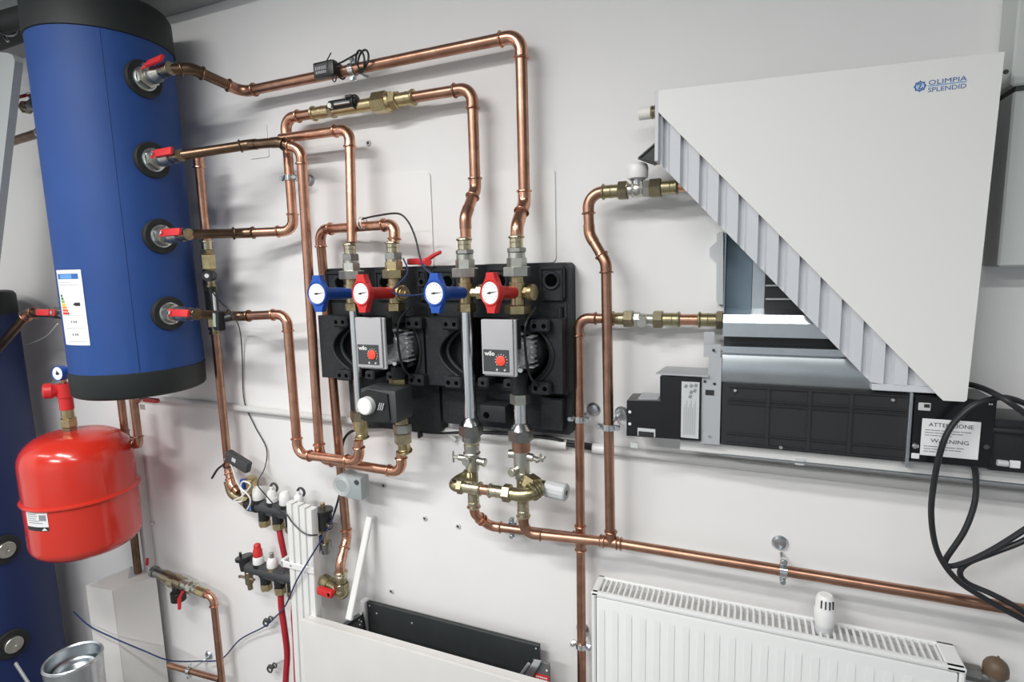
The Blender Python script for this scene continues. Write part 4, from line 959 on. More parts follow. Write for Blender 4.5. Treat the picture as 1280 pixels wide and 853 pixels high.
obj('lettering', text_mb('ATTENZIONE', .0098, (p0_.x + lw * .5, -dE - .0008, zl0_ - lh * .20), RX, UPZ, OUT, 'CENTER', sx=1.05), 'ink', el)
obj('lettering', text_mb('WARNING', .0098, (p0_.x + lw * .5, -dE - .0008, zl0_ - lh * .63), RX, UPZ, OUT, 'CENTER', sx=1.15), 'ink', el)
pl = MB()
for v_, ws in ((.29, (.1, .2, .12, .08, .15, .2)), (.36, (.18, .1, .2, .1, .12)), (.43, (.1, .16, .14, .1)), (.73, (.07, .2, .1, .22, .15)), (.80, (.14, .12, .2, .1, .13)), (.87, (.1, .14, .08))):
    u_ = .06
    for w__ in ws:
        pl.span((p0_.x + lw * u_, -dE - .0010, zl0_ - lh * (v_ + .022)), (p0_.x + lw * (u_ + w__ * .85), -dE - .0007, zl0_ - lh * v_)); u_ += w__ * .95
obj('print_lines', pl, 'ink_grey', el)
p = at(1155.5, 508.5, dE); obj('socket', MB().span((p.x - .009, -dE - .002, p.z - .007), (p.x + .009, -dE, p.z + .007), .001), 'grey_plastic_light', el)
obj('socket_hole', MB().span((p.x - .001, -dE - .0026, p.z - .001), (p.x + .007, -dE - .001, p.z + .005)), 'ink', el)
p = at(1144, 557.5, dE); obj('screw', MB().lathe(p, OUT, [(0, .0052), (.002, .005), (.004, .003), (.0045, 0)], 16), 'steel', el)
p = at(1144, 570, dE); obj('terminal_tag', MB().span((p.x - .006, -dE - .002, p.z - .005), (p.x + .006, -dE, p.z + .005), .001), 'paper', el)
for x in (1237, 1240): 
    p = at(x, 505.5, dE); obj('screw', MB().cyl(p, p + OUT * .001, .0014, 8), 'paper', el)
p = at(1233, 559, dE); obj('hex_hole', MB().cyl(p, p + OUT * .001, .0045, 6), 'dark_grey', el)
# connector block at the far right
xa2 = xe1
cb = obj('connector_block', MB().span((xa2 - .002, -.115, at(1250, 524, .115).z), (.55, -.03, at(1250, 590, .115).z), .004, 2), 'black', fc)
obj('connector_rib', MB().cyl(at(1240, 537, .118), at(1290, 541, .118), .0055, 10), 'grille', cb)
obj('connector_rib', MB().cyl(at(1246, 578.5, .118), at(1260, 580, .118), .0055, 10), 'grey_plastic_light', cb)
obj('connector_rib', MB().span((at(1262, 580, .117).x, -.118, at(1262, 585, .117).z), (at(1276, 580, .117).x, -.112, at(1276, 577, .117).z), .001), 'paper', cb)
# corrugated inner sheet between two diagonals
# front cover: world rectangle X -.171...353, Z 1.172..1.744 with its lower left corner cut off
CX0, CX1, CZ0, CZ1 = -.171, .353, 1.171, 1.742
dC = .13
def diag_hi(x): return 1.703 + (x - CX0) * (1.176 - 1.703) / (.306 - CX0)
cover = [(CX0, CZ1), (CX0, 1.703), (.306, 1.176), (.311, 1.171), (.340, 1.171), (.3435, 1.174), (.353, 1.7275)]
cov = obj('front_cover', MB().prism(cover, (0, .010, 0), (0, -dC, 0)), 'panel', fc, label='flat white front cover with diagonal cut')
obj('cover_lip', MB().span((.305, -dC + .002, 1.178), (.342, -dC + .02, 1.181)), 'panel', cov)
obj('side_edge', MB().span((CX0 - .0065, -dC, 1.612), (CX0 + .001, -.085, CZ1), .001), 'corr', fc)
cs0, cs1 = CX0 + .001, .300
def diag_lo(x): return 1.604 + (x + .165) * (1.187 - 1.604) / (.212 + .165)
per = .0355; ridge, slope = .017, .0035
vs = []; fs = []; xs = []
x = cs0
yr, yg = -dC + .0105, -dC + .0220
prof = [(cs0, yr), (cs0 + .006, yr)]
x = cs0 + .006
while x < cs1:
    prof += [(x + .002, yg), (x + .010, yg), (x + .014, yr), (x + .0335, yr)]; x += per
prof = [p for p in prof if p[0] < cs1]
cor = MB(); zbase = 1.192
for (xa_, y0_), (xb_, y1_) in zip(prof, prof[1:]):
    f = lambda x_: (max(diag_lo(x_), zbase), min(diag_hi(x_) + .035, 1.715))
    la, ha = f(xa_); lb_, hb = f(xb_)
    if ha - la < .002 or hb - lb_ < .002: continue
    th_ = V((0, .0018, 0)); A4 = [V((xa_, y0_, la)), V((xb_, y1_, lb_)), V((xb_, y1_, hb)), V((xa_, y0_, ha))]
    cor.add(A4 + [p + th_ for p in A4], [[0, 1, 2, 3], [4, 7, 6, 5], [0, 4, 5, 1], [3, 2, 6, 7]])
obj('corrugated_sheet', cor, 'corr', fc, sharp=15, label='pale corrugated inner sheet')
obj('sheet_foot', MB().span((.208, -dC + .011, 1.180), (.31, -.03, 1.192), .001), 'corr', fc)
# back of the enclosure above the coil so no light leaks
obj('inner_top', MB().span((CX0 + .002, -.10, 1.717), (CX1 - .004, -.01, 1.720)), 'zinc_dull', fc)
# cover lettering and emblem
lo = at(1142.5, 108, dC)
ux = V((.9998, 0, 0)); 
t1 = at(1160, 104.0, dC); t1b = at(1208, 99, dC); wtx = t1b.x - t1.x
def fit_text(txt, hgt, x0, zbase_, width):
    m_ = text_mb(txt, hgt, (0, 0, 0), RX, UPZ, OUT); w_ = max(p.x for p in m_.v) - min(p.x for p in m_.v)
    return text_mb(txt, hgt, (x0, -dC - .0004, zbase_), RX, UPZ, OUT, sx=width / w_)
obj('lettering', fit_text('OLIMPIA', .0105, t1.x, at(1160, 106.5, dC).z, wtx), 'ink_blue', cov)
obj('lettering', fit_text('SPLENDID', .0100, t1.x, at(1160, 115.5, dC).z, wtx), 'ink_blue', cov)
zm_ = at(1160, 107.8, dC).z
obj('lettering_rule', MB().span((t1.x, -dC - .0006, zm_ - .0006), (t1b.x, -dC, zm_ + .0006)), 'sky', cov)
ec = at(1150, 108, dC)
em = MB().lathe(ec, OUT, [(0, .0058), (.0005, .0060), (.0005, .0075), (0, .0077)], 28)
for a in range(0, 360, 45): em.box(ec + V((.0081 * math.cos(math.radians(a)), -.0002, .0081 * math.sin(math.radians(a)))), (.0016, .0006, .0016), Ry(-math.radians(a)))
em.tube([ec + V((.0045 * math.cos(a_), -.0003, .0045 * math.sin(a_) * 1)) for a_ in (2.6, 2.0, 1.2)] + [ec + V((0, -.0003, 0))] + [ec + V((-.0045 * math.cos(a_), -.0003, -.0045 * math.sin(a_))) for a_ in (1.2, 2.0, 2.6)], .0009, 6)
obj('emblem', em, 'ink_blue', cov)
obj('emblem_disc', MB().lathe(ec, OUT, [(0, .0058), (.0002, .0058), (.0002, 0)], 24), 'pale_blue', cov)
# rubber plug and black wedge at the left of the cover
pg = at(812, 141, .07)
t = thing('air_vent', 'small white plastic air vent on a brass thread at the fan coil corner', 'vent', pg)
hz = pg.z
obj('cap', MB().cyl((at(799, 141, .07).x, -.07, hz), (at(814, 141, .07).x, -.07, hz), .0125, 20), 'warm_white', t)
obj('thread', MB().cyl((at(813, 141, .07).x, -.07, hz), (at(836, 141, .07).x, -.07, hz), .0115, 16).torus((at(815.5, 141, .07).x, -.07, hz), RX, .0115, .002, 18, 6).torus((at(818.5, 141, .07).x, -.07, hz), RX, .0115, .002, 18, 6), 'brass_dark', t)
t = thing('drain_spout', 'black funnel shaped spout at the fan coil corner above the white capped valve', 'spout', at(815, 190, .075))
obj('funnel', MB().prism([(at(x, y, .09).x, at(x, y, .09).z) for x, y in ((798, 198), (821, 178), (824, 200), (816, 204.5))], (0, .035, 0), (0, -.095, 0)), 'black', t)
obj('funnel_rim', MB().tube([at(798, 198, .097), at(821, 178, .097)], .0022, 8).tube([at(798, 198, .097), at(816, 204, .097)], .0022, 8), 'dark_grey', t)

# ================================================================== RADIATOR
rd = .112; rb = .045
rx0, rx1 = at(739, 800, rd).x, at(1209, 840, rd).x; rz1 = at(970, 788, rd).z; rz0 = -.02
rt = thing('radiator', 'white panel radiator with slotted top grille below the long copper pipe', 'radiator', ((rx0 + rx1) / 2, -.08, rz0))
pan = MB().span((rx0 + .012, -rd, rz0), (rx1 - .012, -rd + .012, rz1 - .012), .004, 2)
fp = obj('front_panel', pan, 'white_enamel', rt)
nfl = 21; pitch = (rx1 - rx0 - .05) / nfl
for i in range(nfl + 1):
    x = rx0 + .025 + pitch * i; zt_ = rz1 - .040
    obj('flute', MB().prism([(-rd - .0002, rz0 + .05), (-rd - .0002, zt_ + .004), (-rd - .0014, zt_ - .004), (-rd - .0014, rz0 + .056)], (pitch * .44, 0, 0), (x - pitch * .22, 0, 0), (0, 1, 0), (0, 0, 1)), 'white_enamel', fp)
obj('top_frame', MB().span((rx0, -rd, rz1 - .010), (rx1, -rd + .012, rz1), .003, 2).span((rx0, -rb, rz1 - .010), (rx1, -rb + .008, rz1), .002).span((rx0, -rd, rz1 - .010), (rx0 + .016, -rb + .008, rz1), .002).span((rx1 - .03, -rd, rz1 - .010), (rx1, -rb + .008, rz1), .002), 'white_enamel', rt)
obj('side_cover', MB().span((rx0, -rd + .001, rz0), (rx0 + .010, -rb + .008, rz1 - .004), .003), 'white_enamel', rt)
obj('side_cover', MB().span((rx1 - .010, -rd + .001, rz0), (rx1, -rb + .008, rz1 - .004), .003), 'white_enamel', rt)
obj('rear_panel', MB().span((rx0 + .012, -rb - .01, rz0), (rx1 - .012, -rb + .002, rz1 - .02), .003), 'white_enamel', rt)
obj('convector_fins', MB().span((rx0 + .02, -rd + .014, rz0 + .05), (rx1 - .02, -rb - .012, rz1 - .014)), 'conduit', rt)
nb = 52; x0 = rx0 + .022; x1 = rx1 - .034
for i in range(nb + 1):
    x = x0 + (x1 - x0) * i / nb
    obj('grille_bar', MB().span((x - .0022, -rd + .010, rz1 - .007), (x + .0022, -rb, rz1 - .003)), 'white_enamel', rt)
obj('wall_bracket', MB().span((rx0 + .1, -rb, rz1 - .15), (rx0 + .13, 0, rz1 - .08)).span((rx1 - .13, -rb, rz1 - .15), (rx1 - .10, 0, rz1 - .08)), 'white_enamel', rt)
obj('end_fitting', MB().cyl((rx1 - .001, -.075, rz1 - .025), (rx1 + .03, -.075, rz1 - .027), .016, 8), 'nickel_dark', rt)
cb_ = at(1243, 838, .07)
obj('corner_valve', MB().cyl((rx1 + .025, -.075, rz1 - .030), (cb_.x, -.075, rz1 - .03), .012, 12).cyl((cb_.x, -.075, rz1 - .075), (cb_.x, -.075, rz1 - .018), .016, 16), 'nickel_dark', rt)
obj('valve_cap', MB().sphere((cb_.x, -.075, rz1 - .008), .0195, 16, 10, (1, 1, 1)).cyl((cb_.x, -.075, rz1 - .02), (cb_.x, -.075, rz1 - .006), .0195, 16).cyl((cb_.x + .002, -.075, rz1 + .01), (cb_.x + .002, -.075, rz1 + .016), .002, 8), 'brown_cap', rt, label='dark brown valve cap')
# thermostat head
tz = at(1030, 780, .07); t = thing('thermostat_head', 'white thermostat head with slots standing on the radiator grille', 'thermostat', (tz.x, -.07, rz1))
h_ = at(1029, 743, .07).z - rz1
obj('base_ring', MB().cyl((tz.x, -.07, rz1 - .012), (tz.x, -.07, rz1 + .012), .0165, 20), 'grey_plastic_light', t)
obj('head', MB().lathe((tz.x, -.07, rz1 + .008), UPZ, [(0, 0), (0, .0165), (.004, .0185), (h_ * .45, .0195), (h_ * .5, .0178), (h_ - .02, .0172), (h_ - .012, .0155), (h_ - .008, .012), (h_ - .008, 0)], 28), 'white', t)
sl = MB()
for i in range(4):
    a = math.radians(-118 + 24 * i); r_ = .0174
    sl.box((tz.x + r_ * math.cos(a), -.07 + r_ * math.sin(a), rz1 + h_ * .80), (.0022, .003, .016), Rz(a + math.pi / 2))
obj('head_slots', sl, 'ink', t)

# ================================================================== MANIFOLDS
def zx(x, y, d): return at(x, y, d)
mfz = at(330, 633, .065).z; 
m0, m1 = at(314, 629, .065), at(412, 650, .065); mz = (m0.z + m1.z) / 2
um = thing('manifold', 'black heating manifold bar with four white capped valves below the pumps', 'manifold', m0)
ux_ = lambda x, y=640: V((at(x, y, .065).x, -.065, mz))
obj('bar', MB().cyl(ux_(322), ux_(402), .0205, 16).box(lerp(ux_(328), ux_(380), .5), (.115, .034, .043), None, .006, 2), 'dark_grey', um)
obj('bar_end', MB().cyl(ux_(314), ux_(324), .0235, 18).cyl(ux_(310), ux_(315), .018, 18), 'black', um)
obj('blue_tag', MB().box(ux_(321) + V((0, -.024, -.001)), (.010, .003, .016), None, .001), 'sky', um)
obj('vent_body', MB().cyl(ux_(405) + V((0, 0, -.032)), ux_(405) + V((0, 0, .026)), .022, 18).cyl(ux_(405) + V((0, 0, .018)), ux_(405) + V((0, 0, .028)), .0265, 18), 'black', um)
obj('vent_nipple', MB().cyl(ux_(404) + V((0, 0, .026)), ux_(404) + V((0, 0, .046)), .007, 12).cyl(ux_(412) + V((0, -.012, -.012)), ux_(414) + V((.010, -.02, -.012)), .006, 10), 'brass', um)
obj('drain_cock', MB().cyl(ux_(404) + V((0, 0, -.05)), ux_(404) + V((0, 0, -.03)), .011, 12).cyl(ux_(404) + V((0, 0, -.082)), ux_(404) + V((0, 0, -.05)), .008, 12).cyl(ux_(404) + V((-.014, -.006, -.04)), ux_(404) + V((.014, -.006, -.04)), .006, 8), 'brass', um)
obj('drain_cap', MB().cyl(ux_(404) + V((0, 0, -.095)), ux_(404) + V((0, 0, -.075)), .018, 16).cyl(ux_(404) + V((0, 0, -.11)), ux_(404) + V((0, 0, -.094)), .013, 16), 'nickel_dark', um)
for i, (x, wide) in enumerate(((326, 1), (343, 0), (359, 1), (376, 0))):
    b_ = ux_(x) + V((0, -.004, .016))
    fit(um, 'valve_collar', 'black', b_ + V((0, 0, -.006)), b_ + V((0, 0, .008)), .017, 16)
    if wide: obj('valve_cap', MB().lathe(b_ + V((0, 0, .006)), UPZ, [(0, 0), (0, .0165), (.003, .018), (.022, .0172), (.034, .0145), (.040, .010), (.042, 0)], 20), 'white', um, label='white domed cap')
    else: obj('valve_cap', MB().lathe(b_ + V((0, 0, .006)), UPZ, [(0, 0), (0, .0165), (.014, .0165), (.016, .0145), (.032, .0135), (.036, .011), (.037, .006), (.047, .0055), (.048, 0)], 14), 'white', um, label='stepped white cap with pin')
    if not wide: obj('cap_shadow_ring', MB().torus(b_ + V((.001, .010, .048)), (0, 1, 0), .0125, .0038, 20, 8), 'dark_grey', um)  # grey ring modelled in place of the shadow behind the cap
    o_ = ux_(x + 5) + V((0, -.004, 0))
    fit(um, 'outlet', 'black', o_ + V((0, 0, -.042)), o_ + V((0, 0, -.012)), .0165, 16)
    hexnut(um, 'brass', o_ + V((0, 0, -.062)), o_ + V((0, 0, -.042)), .0185, 'outlet_nut')
# supply valve on the left of the manifold: brass with blue handle
c = at(311, 603, .045); sv2 = thing('supply_valve', 'brass valve with blue handle beside the first white cap of the manifold', 'valve', c)
obj('body', MB().cyl(c + V((.012, 0, -.022)), c + V((.012, 0, .012)), .0185, 16).cyl(c + V((.012, 0, .010)), c + V((.012, 0, .020)), .0165, 8).cyl(c + V((.012, 0, -.034)), c + V((.012, 0, -.02)), .015, 12), 'brass', sv2)
obj('blue_handle', MB().box(c + V((-.012, -.012, -.004)), (.014, .014, .034), None, .004, 2), 'blue_plastic', sv2)
obj('white_collar', MB().lathe(c + V((.012, 0, -.044)), UPZ, [(0, 0.008), (0, .021), (.004, .021), (.004, .008)], 20).lathe(c + V((.03, -.006, -.03)), (.9, 0, .15), [(0, .008), (.012, .019), (.04, .022), (.041, 0)], 18), 'white', sv2)
# lower manifold
n0 = at(318, 708, .065); n1 = at(385, 728, .065); nz = (n0.z + n1.z) / 2 - .001
nx = lambda x: V((at(x, 718, .065).x, -.065, nz))
lm_ = thing('manifold', 'lower black manifold bar with one red capped valve, half hidden by the white ducts', 'manifold', nx(318))
obj('bar', MB().cyl(nx(312), nx(388), .0205, 16).box(lerp(nx(322), nx(366), .5), (.11, .034, .042), None, .006, 2), 'dark_grey', lm_)
obj('end_cap', MB().cyl(nx(309) + V((.004, 0, -.010)), nx(309) + V((-.002, 0, .024)), .021, 20).cyl(nx(308) + V((-.002, 0, .021)), nx(308) + V((-.004, 0, .031)), .027, 20).box(nx(303) + V((.004, -.004, .037)), (.010, .008, .016), None, .003), 'black', lm_)
for i, (x, red) in enumerate(((326, 1), (343, 0))):
    b_ = nx(x) + V((0, -.004, .016))
    fit(lm_, 'valve_collar', 'black' if red else 'brass', b_ + V((0, 0, -.006)), b_ + V((0, 0, .008)), .0172, 16)
    obj('valve_body', MB().lathe(b_ + V((0, 0, .004)), UPZ, [(0, 0), (0, .0160), (.004, .0175), (.020, .0165), (.028, .0135), (.032, .009), (.033, 0)], 18), 'white', lm_)
    if red: obj('flow_cap', MB().lathe(b_ + V((0, 0, .026)), UPZ, [(0, 0), (0, .0135), (.006, .0145), (.024, .0140), (.028, .0115), (.042, .0105), (.045, .008), (.045, 0)], 14), 'red_plastic', lm_, label='stepped red cap')
    else: obj('pin', MB().cyl(b_ + V((0, 0, .03)), b_ + V((0, 0, .052)), .007, 12), 'nickel', lm_)
for x in (333, 350, 366):
    o_ = nx(x) + V((0, -.004, 0))
    fit(lm_, 'outlet', 'black', o_ + V((0, 0, -.040)), o_ + V((0, 0, -.012)), .0165, 16)
    hexnut(lm_, 'brass', o_ + V((0, 0, -.062)), o_ + V((0, 0, -.040)), .0185, 'outlet_nut')
o_ = nx(313)
obj('drain_cock', MB().cyl(o_ + V((0, -.006, -.055)), o_ + V((0, -.006, -.014)), .0125, 14).cyl(o_ + V((0.002, -.006, -.075)), o_ + V((0, -.006, -.05)), .008, 12).cyl(o_ + V((-.028, -.010, -.035)), o_ + V((.028, -.010, -.035)), .0045, 8).box(o_ + V((-.034, -.010, -.036)), (.014, .006, .010), Ry(-.4), .002), 'brass_dark', lm_)
# red pipes
def pex(label, pts, r, m='red_pex'):
    o = obj('heating_pipe', MB().tube(spline(pts, 5), r, 12), m, None, loc=pts[0]); return tag(o, label, 'pipe', 'floor heating pipes')
pex('short red heating pipe between the two manifolds', [at(349, 662, .069), at(352, 678, .072), at(357, 702, .06), at(358, 716, .04)], .0088)
pex('red heating pipe hanging from the lower manifold, the thicker one beside the ducts', [nx(350) + V((0, -.004, -.06)), at(352, 762, .07), at(356, 790, .07), at(359, 820, .06), at(357, 860, .06), V((at(350, 900, .06).x, -.06, FZ))], .0095)
pex('red heating pipe hugging the white ducts', [nx(366) + V((0, -.004, -.06)), at(366, 770, .05), at(368, 800, .05), at(370, 853, .05), V((at(370, 900, .05).x, -.05, FZ))], .006)
pex('blue heating pipe end under the drain cap behind the ducts', [at(402, 672, .062), at(399, 684, .055), at(394, 696, .045)], .0085, 'blue_plastic')
for i, (x, y, l) in enumerate(((334, 776, 'small black pipe clip on the blue wire below the lower manifold'), (339, 834, 'small black pipe clip near the bottom edge beside the red pipe'))):
    c = at(x, y, .03); t = thing('pipe_clip', l, 'clip', c, 'black pipe clips')
    obj('clip', MB().box(c, (.026, .012, .012), Ry(-.1), .003).torus(c + V((-.008, 0, -.012)), (0, 1, 0), .010, .003, 14, 6).torus(c + V((.014, .002, .008)), (0, 1, 0), .008, .0025, 14, 6), 'dark_grey', t)
    obj('spike', MB().tube([c, c + V((.03, .02, .016)), c + V((.045, .029, .022))], .0028, 8), 'nickel', t)

# ------------------------------------------------ white cable ducts
dt = .114
xa_, xb_ = at(357, 632, dt), at(390, 640, dt)
ztd = at(375, 632, dt).z; wdt = (xb_.x - xa_.x) / 4
D0 = None
names = ('leftmost of the four white cable ducts beside the manifold', 'second from the left of the four white cable ducts', 'third from the left of the four white cable ducts', 'rightmost of the four white cable ducts, nearest the corner valve')
for i in range(4):
    x = xa_.x + wdt * (i + .5); dz = -.003 * i
    o = obj('cable_duct', MB().prism([(-wdt * .45, -dt + .024), (-wdt * .45, -dt + .004), (-wdt * .36, -dt), (wdt * .36, -dt), (wdt * .45, -dt + .004), (wdt * .45, -dt + .024)], (-.040, 0, -(ztd - FZ - .02)), (x + .0, 0, ztd + dz), (1, 0, 0), (0, 1, 0)), 'duct', None, loc=(x, -dt + .012, ztd))
    tag(o, names[i], 'duct', 'white cable ducts beside the manifold')
bz = at(375, 709, dt).z
bk = thing('duct_bracket', 'white bracket band across the four white ducts', 'bracket', (xa_.x, -dt, bz))
bx0, bx1 = at(353, 708, dt).x, at(394, 714, dt).x
obj('band', MB().span((bx0, -dt - .006, bz - .010), (bx1, -dt - .0005, bz + .010), .002), 'white', bk)
obj('band_foot', MB().span((bx0, -dt - .006, bz - .012), (bx0 + .012, -.002, bz + .014), .003), 'white', bk)
obj('screw', MB().cyl((bx0 + .04, -dt - .006, bz + .001), (bx0 + .04, -dt - .008, bz + .001), .0022, 8), 'ink', bk)
# ------------------------------------------------ junction box
jb = at(442, 606, .03)
t = thing('junction_box', 'grey junction box clipped to the pipe under the lowest copper elbows', 'box', (jb.x, 0, jb.z))
jx = at(435, 604, .08)
obj('box', MB().lathe((jx.x, -.064, jx.z), OUT, [(0, .034), (.036, .033), (.040, .030), (.040, 0)], 28), 'jbox', t)
obj('flap', MB().span((jx.x, -.1035, jx.z - .034), (at(455, 606, .09).x, -.066, jx.z + .030), .005, 2), 'jbox', t)
rb_ = MB()
for k_ in (.028, .024, .020): rb_.torus((jx.x - .003, -.104, jx.z), (0, 1, 0), k_, .0014, 24, 6)
obj('rim', rb_, 'grey_plastic_light', t)
obj('pipe_collar', MB().torus((at(430, 604, .05).x, -.05, jx.z), UPZ, .0135, .003, 20, 6).span((at(430, 604, .05).x - .008, -.066, jx.z - .01), (at(430, 604, .05).x + .008, -.060, jx.z + .01)), 'jbox', t)
p = at(446, 603, .1036); obj('gland', MB().cyl(p, p + OUT * .004, .0068, 14), 'dark_grey', t)

# ------------------------------------------------ grey sensor box and tie
Rs = Ry(.36)
tc2 = at(298, 577, .085)
pd = pod('dark grey sensor box with a pale label, tilted on the branch pipe', tc2, Rs, (.092, .022, .036), ((-.008, .004), (.016, .012)), lcd='grey_plastic_light', m='dark_grey', name='sensor_box')
tie = obj('cable_tie', MB().tube(spline([at(265, 598, .07), at(272, 587, .075), at(281, 580, .075)], 4), .0035, 8).torus(s3 + V((0, 0, .008)), UPZ, .0135, .0025, 18, 6), 'cable', None, loc=at(272, 588, .07))
tag(tie, 'black cable tie end poking out beside the grey sensor box', 'cable tie')
wl = obj('white_cable', MB().tube(spline([at(281, 574, .09), at(289, 582, .09), at(295, 600, .088), at(303, 617, .085), at(302, 627, .09), at(292, 626, .095), at(302, 621, .098), at(313, 607, .10), at(304, 602, .10), at(301, 610, .10), at(311, 620, .10), at(313, 629, .098), at(309, 637, .095)], 6), .0024, 8), 'white', None, loc=at(295, 600, .088))
tag(wl, 'thin white wire curling round the brass elbow at the manifold', 'cable')

# ================================================================== LOOSE CABLES
bw = obj('black_wire', MB().tube(spline([at(266, 366, .13), at(274, 376, .16), at(286, 387, .19), at(292, 396, .13), at(297, 404, .06), at(301, 420, .02), at(303, 450, .008), at(305, 500, .006), at(318, 532, .006), at(333, 561, .006), at(331, 585, .02), at(322, 604, .10), at(331, 618, .115), at(345, 634, .115), at(352, 641, .12)], 6), .0018, 6), 'cable', None, loc=at(303, 450, .008))
tag(bw, 'thin black wire hanging down the wall from the branch thermometer to the manifold', 'cable')
bw = obj('black_wire', MB().tube(spline([at(352, 640, .118), at(358, 643, .122), at(365, 653, .122), at(376, 664, .122), at(386, 669, .120), at(397, 669, .10)], 6), .0020, 6), 'cable', None, loc=at(366, 652, .11))
tag(bw, 'short black wire drooping across the tops of the white ducts', 'cable')
bw = obj('blue_wire', MB().tube(spline([at(427, 594, .03), at(424, 618, .02), at(418, 640, .03), at(412, 658, .09), at(400, 678, .122), at(384, 704, .130), at(370, 728, .124), at(357, 757, .11), at(345, 771, .06), at(330, 784, .03), at(300, 800, .02), at(277, 824, .02), at(250, 827, .04), at(212, 826, .14), at(180, 814, .18), at(140, 797, .19), at(112, 783, .19), at(92, 765, .12)], 6), .0024, 7), 'blue_wire', None, loc=at(250, 827, .04))
tag(bw, 'long dark blue wire sweeping from the junction box across the white casing', 'cable')
bw = obj('black_wire', MB().tube(spline([at(425, 606, .045), at(424, 622, .03), at(417, 645, .03), at(409, 662, .06), at(398, 672, .075)], 6), .002, 6), 'cable', None, loc=at(417, 645, .03))
tag(bw, 'short black wire from the junction box to the manifold end', 'cable')
def pcable(label, pts, r=.0048):
    o = obj('power_cable', MB().tube(spline(pts, 8), r, 10), 'cable', None, loc=pts[0]); return tag(o, label, 'cable', 'thick black cables at the fan coil')
pcable('thick black cable looping over the warning label and down across the copper pipe', [at(1300, 512, .10), at(1262, 498, .12), at(1240, 499, .14), at(1214, 509, .15), at(1190, 532, .15), at(1177, 560, .15), at(1168, 600, .14), at(1164, 645, .135), at(1172, 690, .13), at(1195, 724, .13), at(1230, 748, .13), at(1262, 766, .13), at(1300, 786, .13)])
pcable('thick black cable from behind the cover over towards the wall cabinet', [at(1200, 480, .06), at(1213, 481, .08), at(1232, 487, .12), at(1255, 499, .155), at(1285, 520, .16), at(1310, 540, .16)])
pcable('thick black cable hanging from the fan coil plate and sweeping away in a loop', [at(1217, 580, .10), at(1220, 600, .10), at(1218, 630, .105), at(1205, 665, .11), at(1182, 700, .11), at(1186, 708, .11), at(1208, 703, .115), at(1245, 685, .12), at(1300, 650, .12)])
pcable('thick black cable with a hairpin bend crossing the end of the long copper pipe', [at(1310, 655, .11), at(1280, 676, .11), at(1240, 692, .11), at(1210, 704, .11), at(1200, 716, .11), at(1209, 729, .11), at(1240, 743, .12), at(1270, 759, .125), at(1300, 780, .125)])

# ================================================================== LOWER LEFT
# insulated white box
zbx = .33
cs = [atz(*p, zbx) for p in ((107, 732), (140, 739), (195, 720.5), (184, 706), (173.6, 705))]
poly = [(p.x, p.y) for p in cs]; poly[3] = (poly[3][0], -.006); poly[4] = (poly[4][0] , -.006)
wb = thing('white_casing', 'tall white pipe casing standing against the wall below the red vessel', 'casing', (poly[1][0], poly[1][1], FZ))
obj('shell', MB().prism(poly, (0, 0, FZ - zbx), (0, 0, zbx), (1, 0, 0), (0, 1, 0)), 'board', wb)
obj('crease', MB().tube([(poly[1][0], poly[1][1], zbx - .004), (poly[1][0], poly[1][1], FZ + .01)], .0012, 8), 'board', wb)
nt = atz(166, 712, zbx + .001); obj('notch', MB().prism([(p.x, p.y) for p in (atz(160, 724, zbx), atz(171, 720, zbx), atz(170, 712, zbx), atz(163, 708, zbx))], (0, 0, .0012), (0, 0, zbx), (1, 0, 0), (0, 1, 0)), 'grey_plastic', wb)
# brown drain pipe below the vessel
t = thing('copper_pipe_run', 'tarnished copper pipe end dropping behind the red vessel into the white casing', 'pipe', at(170, 690, .05))
obj('pipe', MB().tube([at(162, 620, .05), at(172.5, 716, .05)], .0125, 14), 'copper_dark', t)
t = thing('trunking', 'narrow white trunking strip upright on the wall behind the red vessel', 'trunking', at(170, 560, .02))
tx = at(163, 520, .02).x
obj('strip', MB().span((tx - .013, -.03, .30), (tx + .013, -.0, at(163, 498, .02).z + .02), .002), 'duct', t)
obj('screw', MB().cyl((tx + .030, 0, at(176, 650, 0).z), (tx + .030, -.012, at(176, 650, 0).z), .006, 10), 'steel', t)
# U pipe under the tank
t = thing('copper_pipe_run', 'small copper U bend under the blue tank behind the red vessel', 'pipe', at(160, 530, .13))
u0, u1, u2, u3 = at(150, 490, .12), at(158, 555, .12), at(172, 557, .15), at(166, 490, .15)
u1.x = u0.x; u2.x = u3.x; u1.z = u2.z
run(t, [u0, u1, u2, u3], .0115, 'copper_mid', 'copper_mid', br=.02, sock=.012)
fit(t, 'joint', 'nickel', u3 + V((0, 0, -.012)), u3 + V((0, 0, .015)), .0145)
t = thing('lever_handle', 'dark red lever handle below the bottom band of the blue tank', 'handle', at(186, 500, .18))
obj('grip', MB().box(at(189, 500.5, .18), (.062, .014, .014), None, .005, 2), 'red_plastic', t)
obj('pivot', MB().cyl(at(172, 502, .17), at(176, 497, .18), .008, 10).cyl(at(173, 500, .17), V((at(173, 500, .17).x, at(173, 500, .17).y, tb + .004)), .007, 10), 'nickel', t)
o = obj('paper_tag', MB().box(at(178, 509, .17), (.022, .002, .016), None), 'warm_white', None, loc=at(178, 509, .17)); tag(o, 'small beige paper tag hanging below the blue tank lever', 'tag')
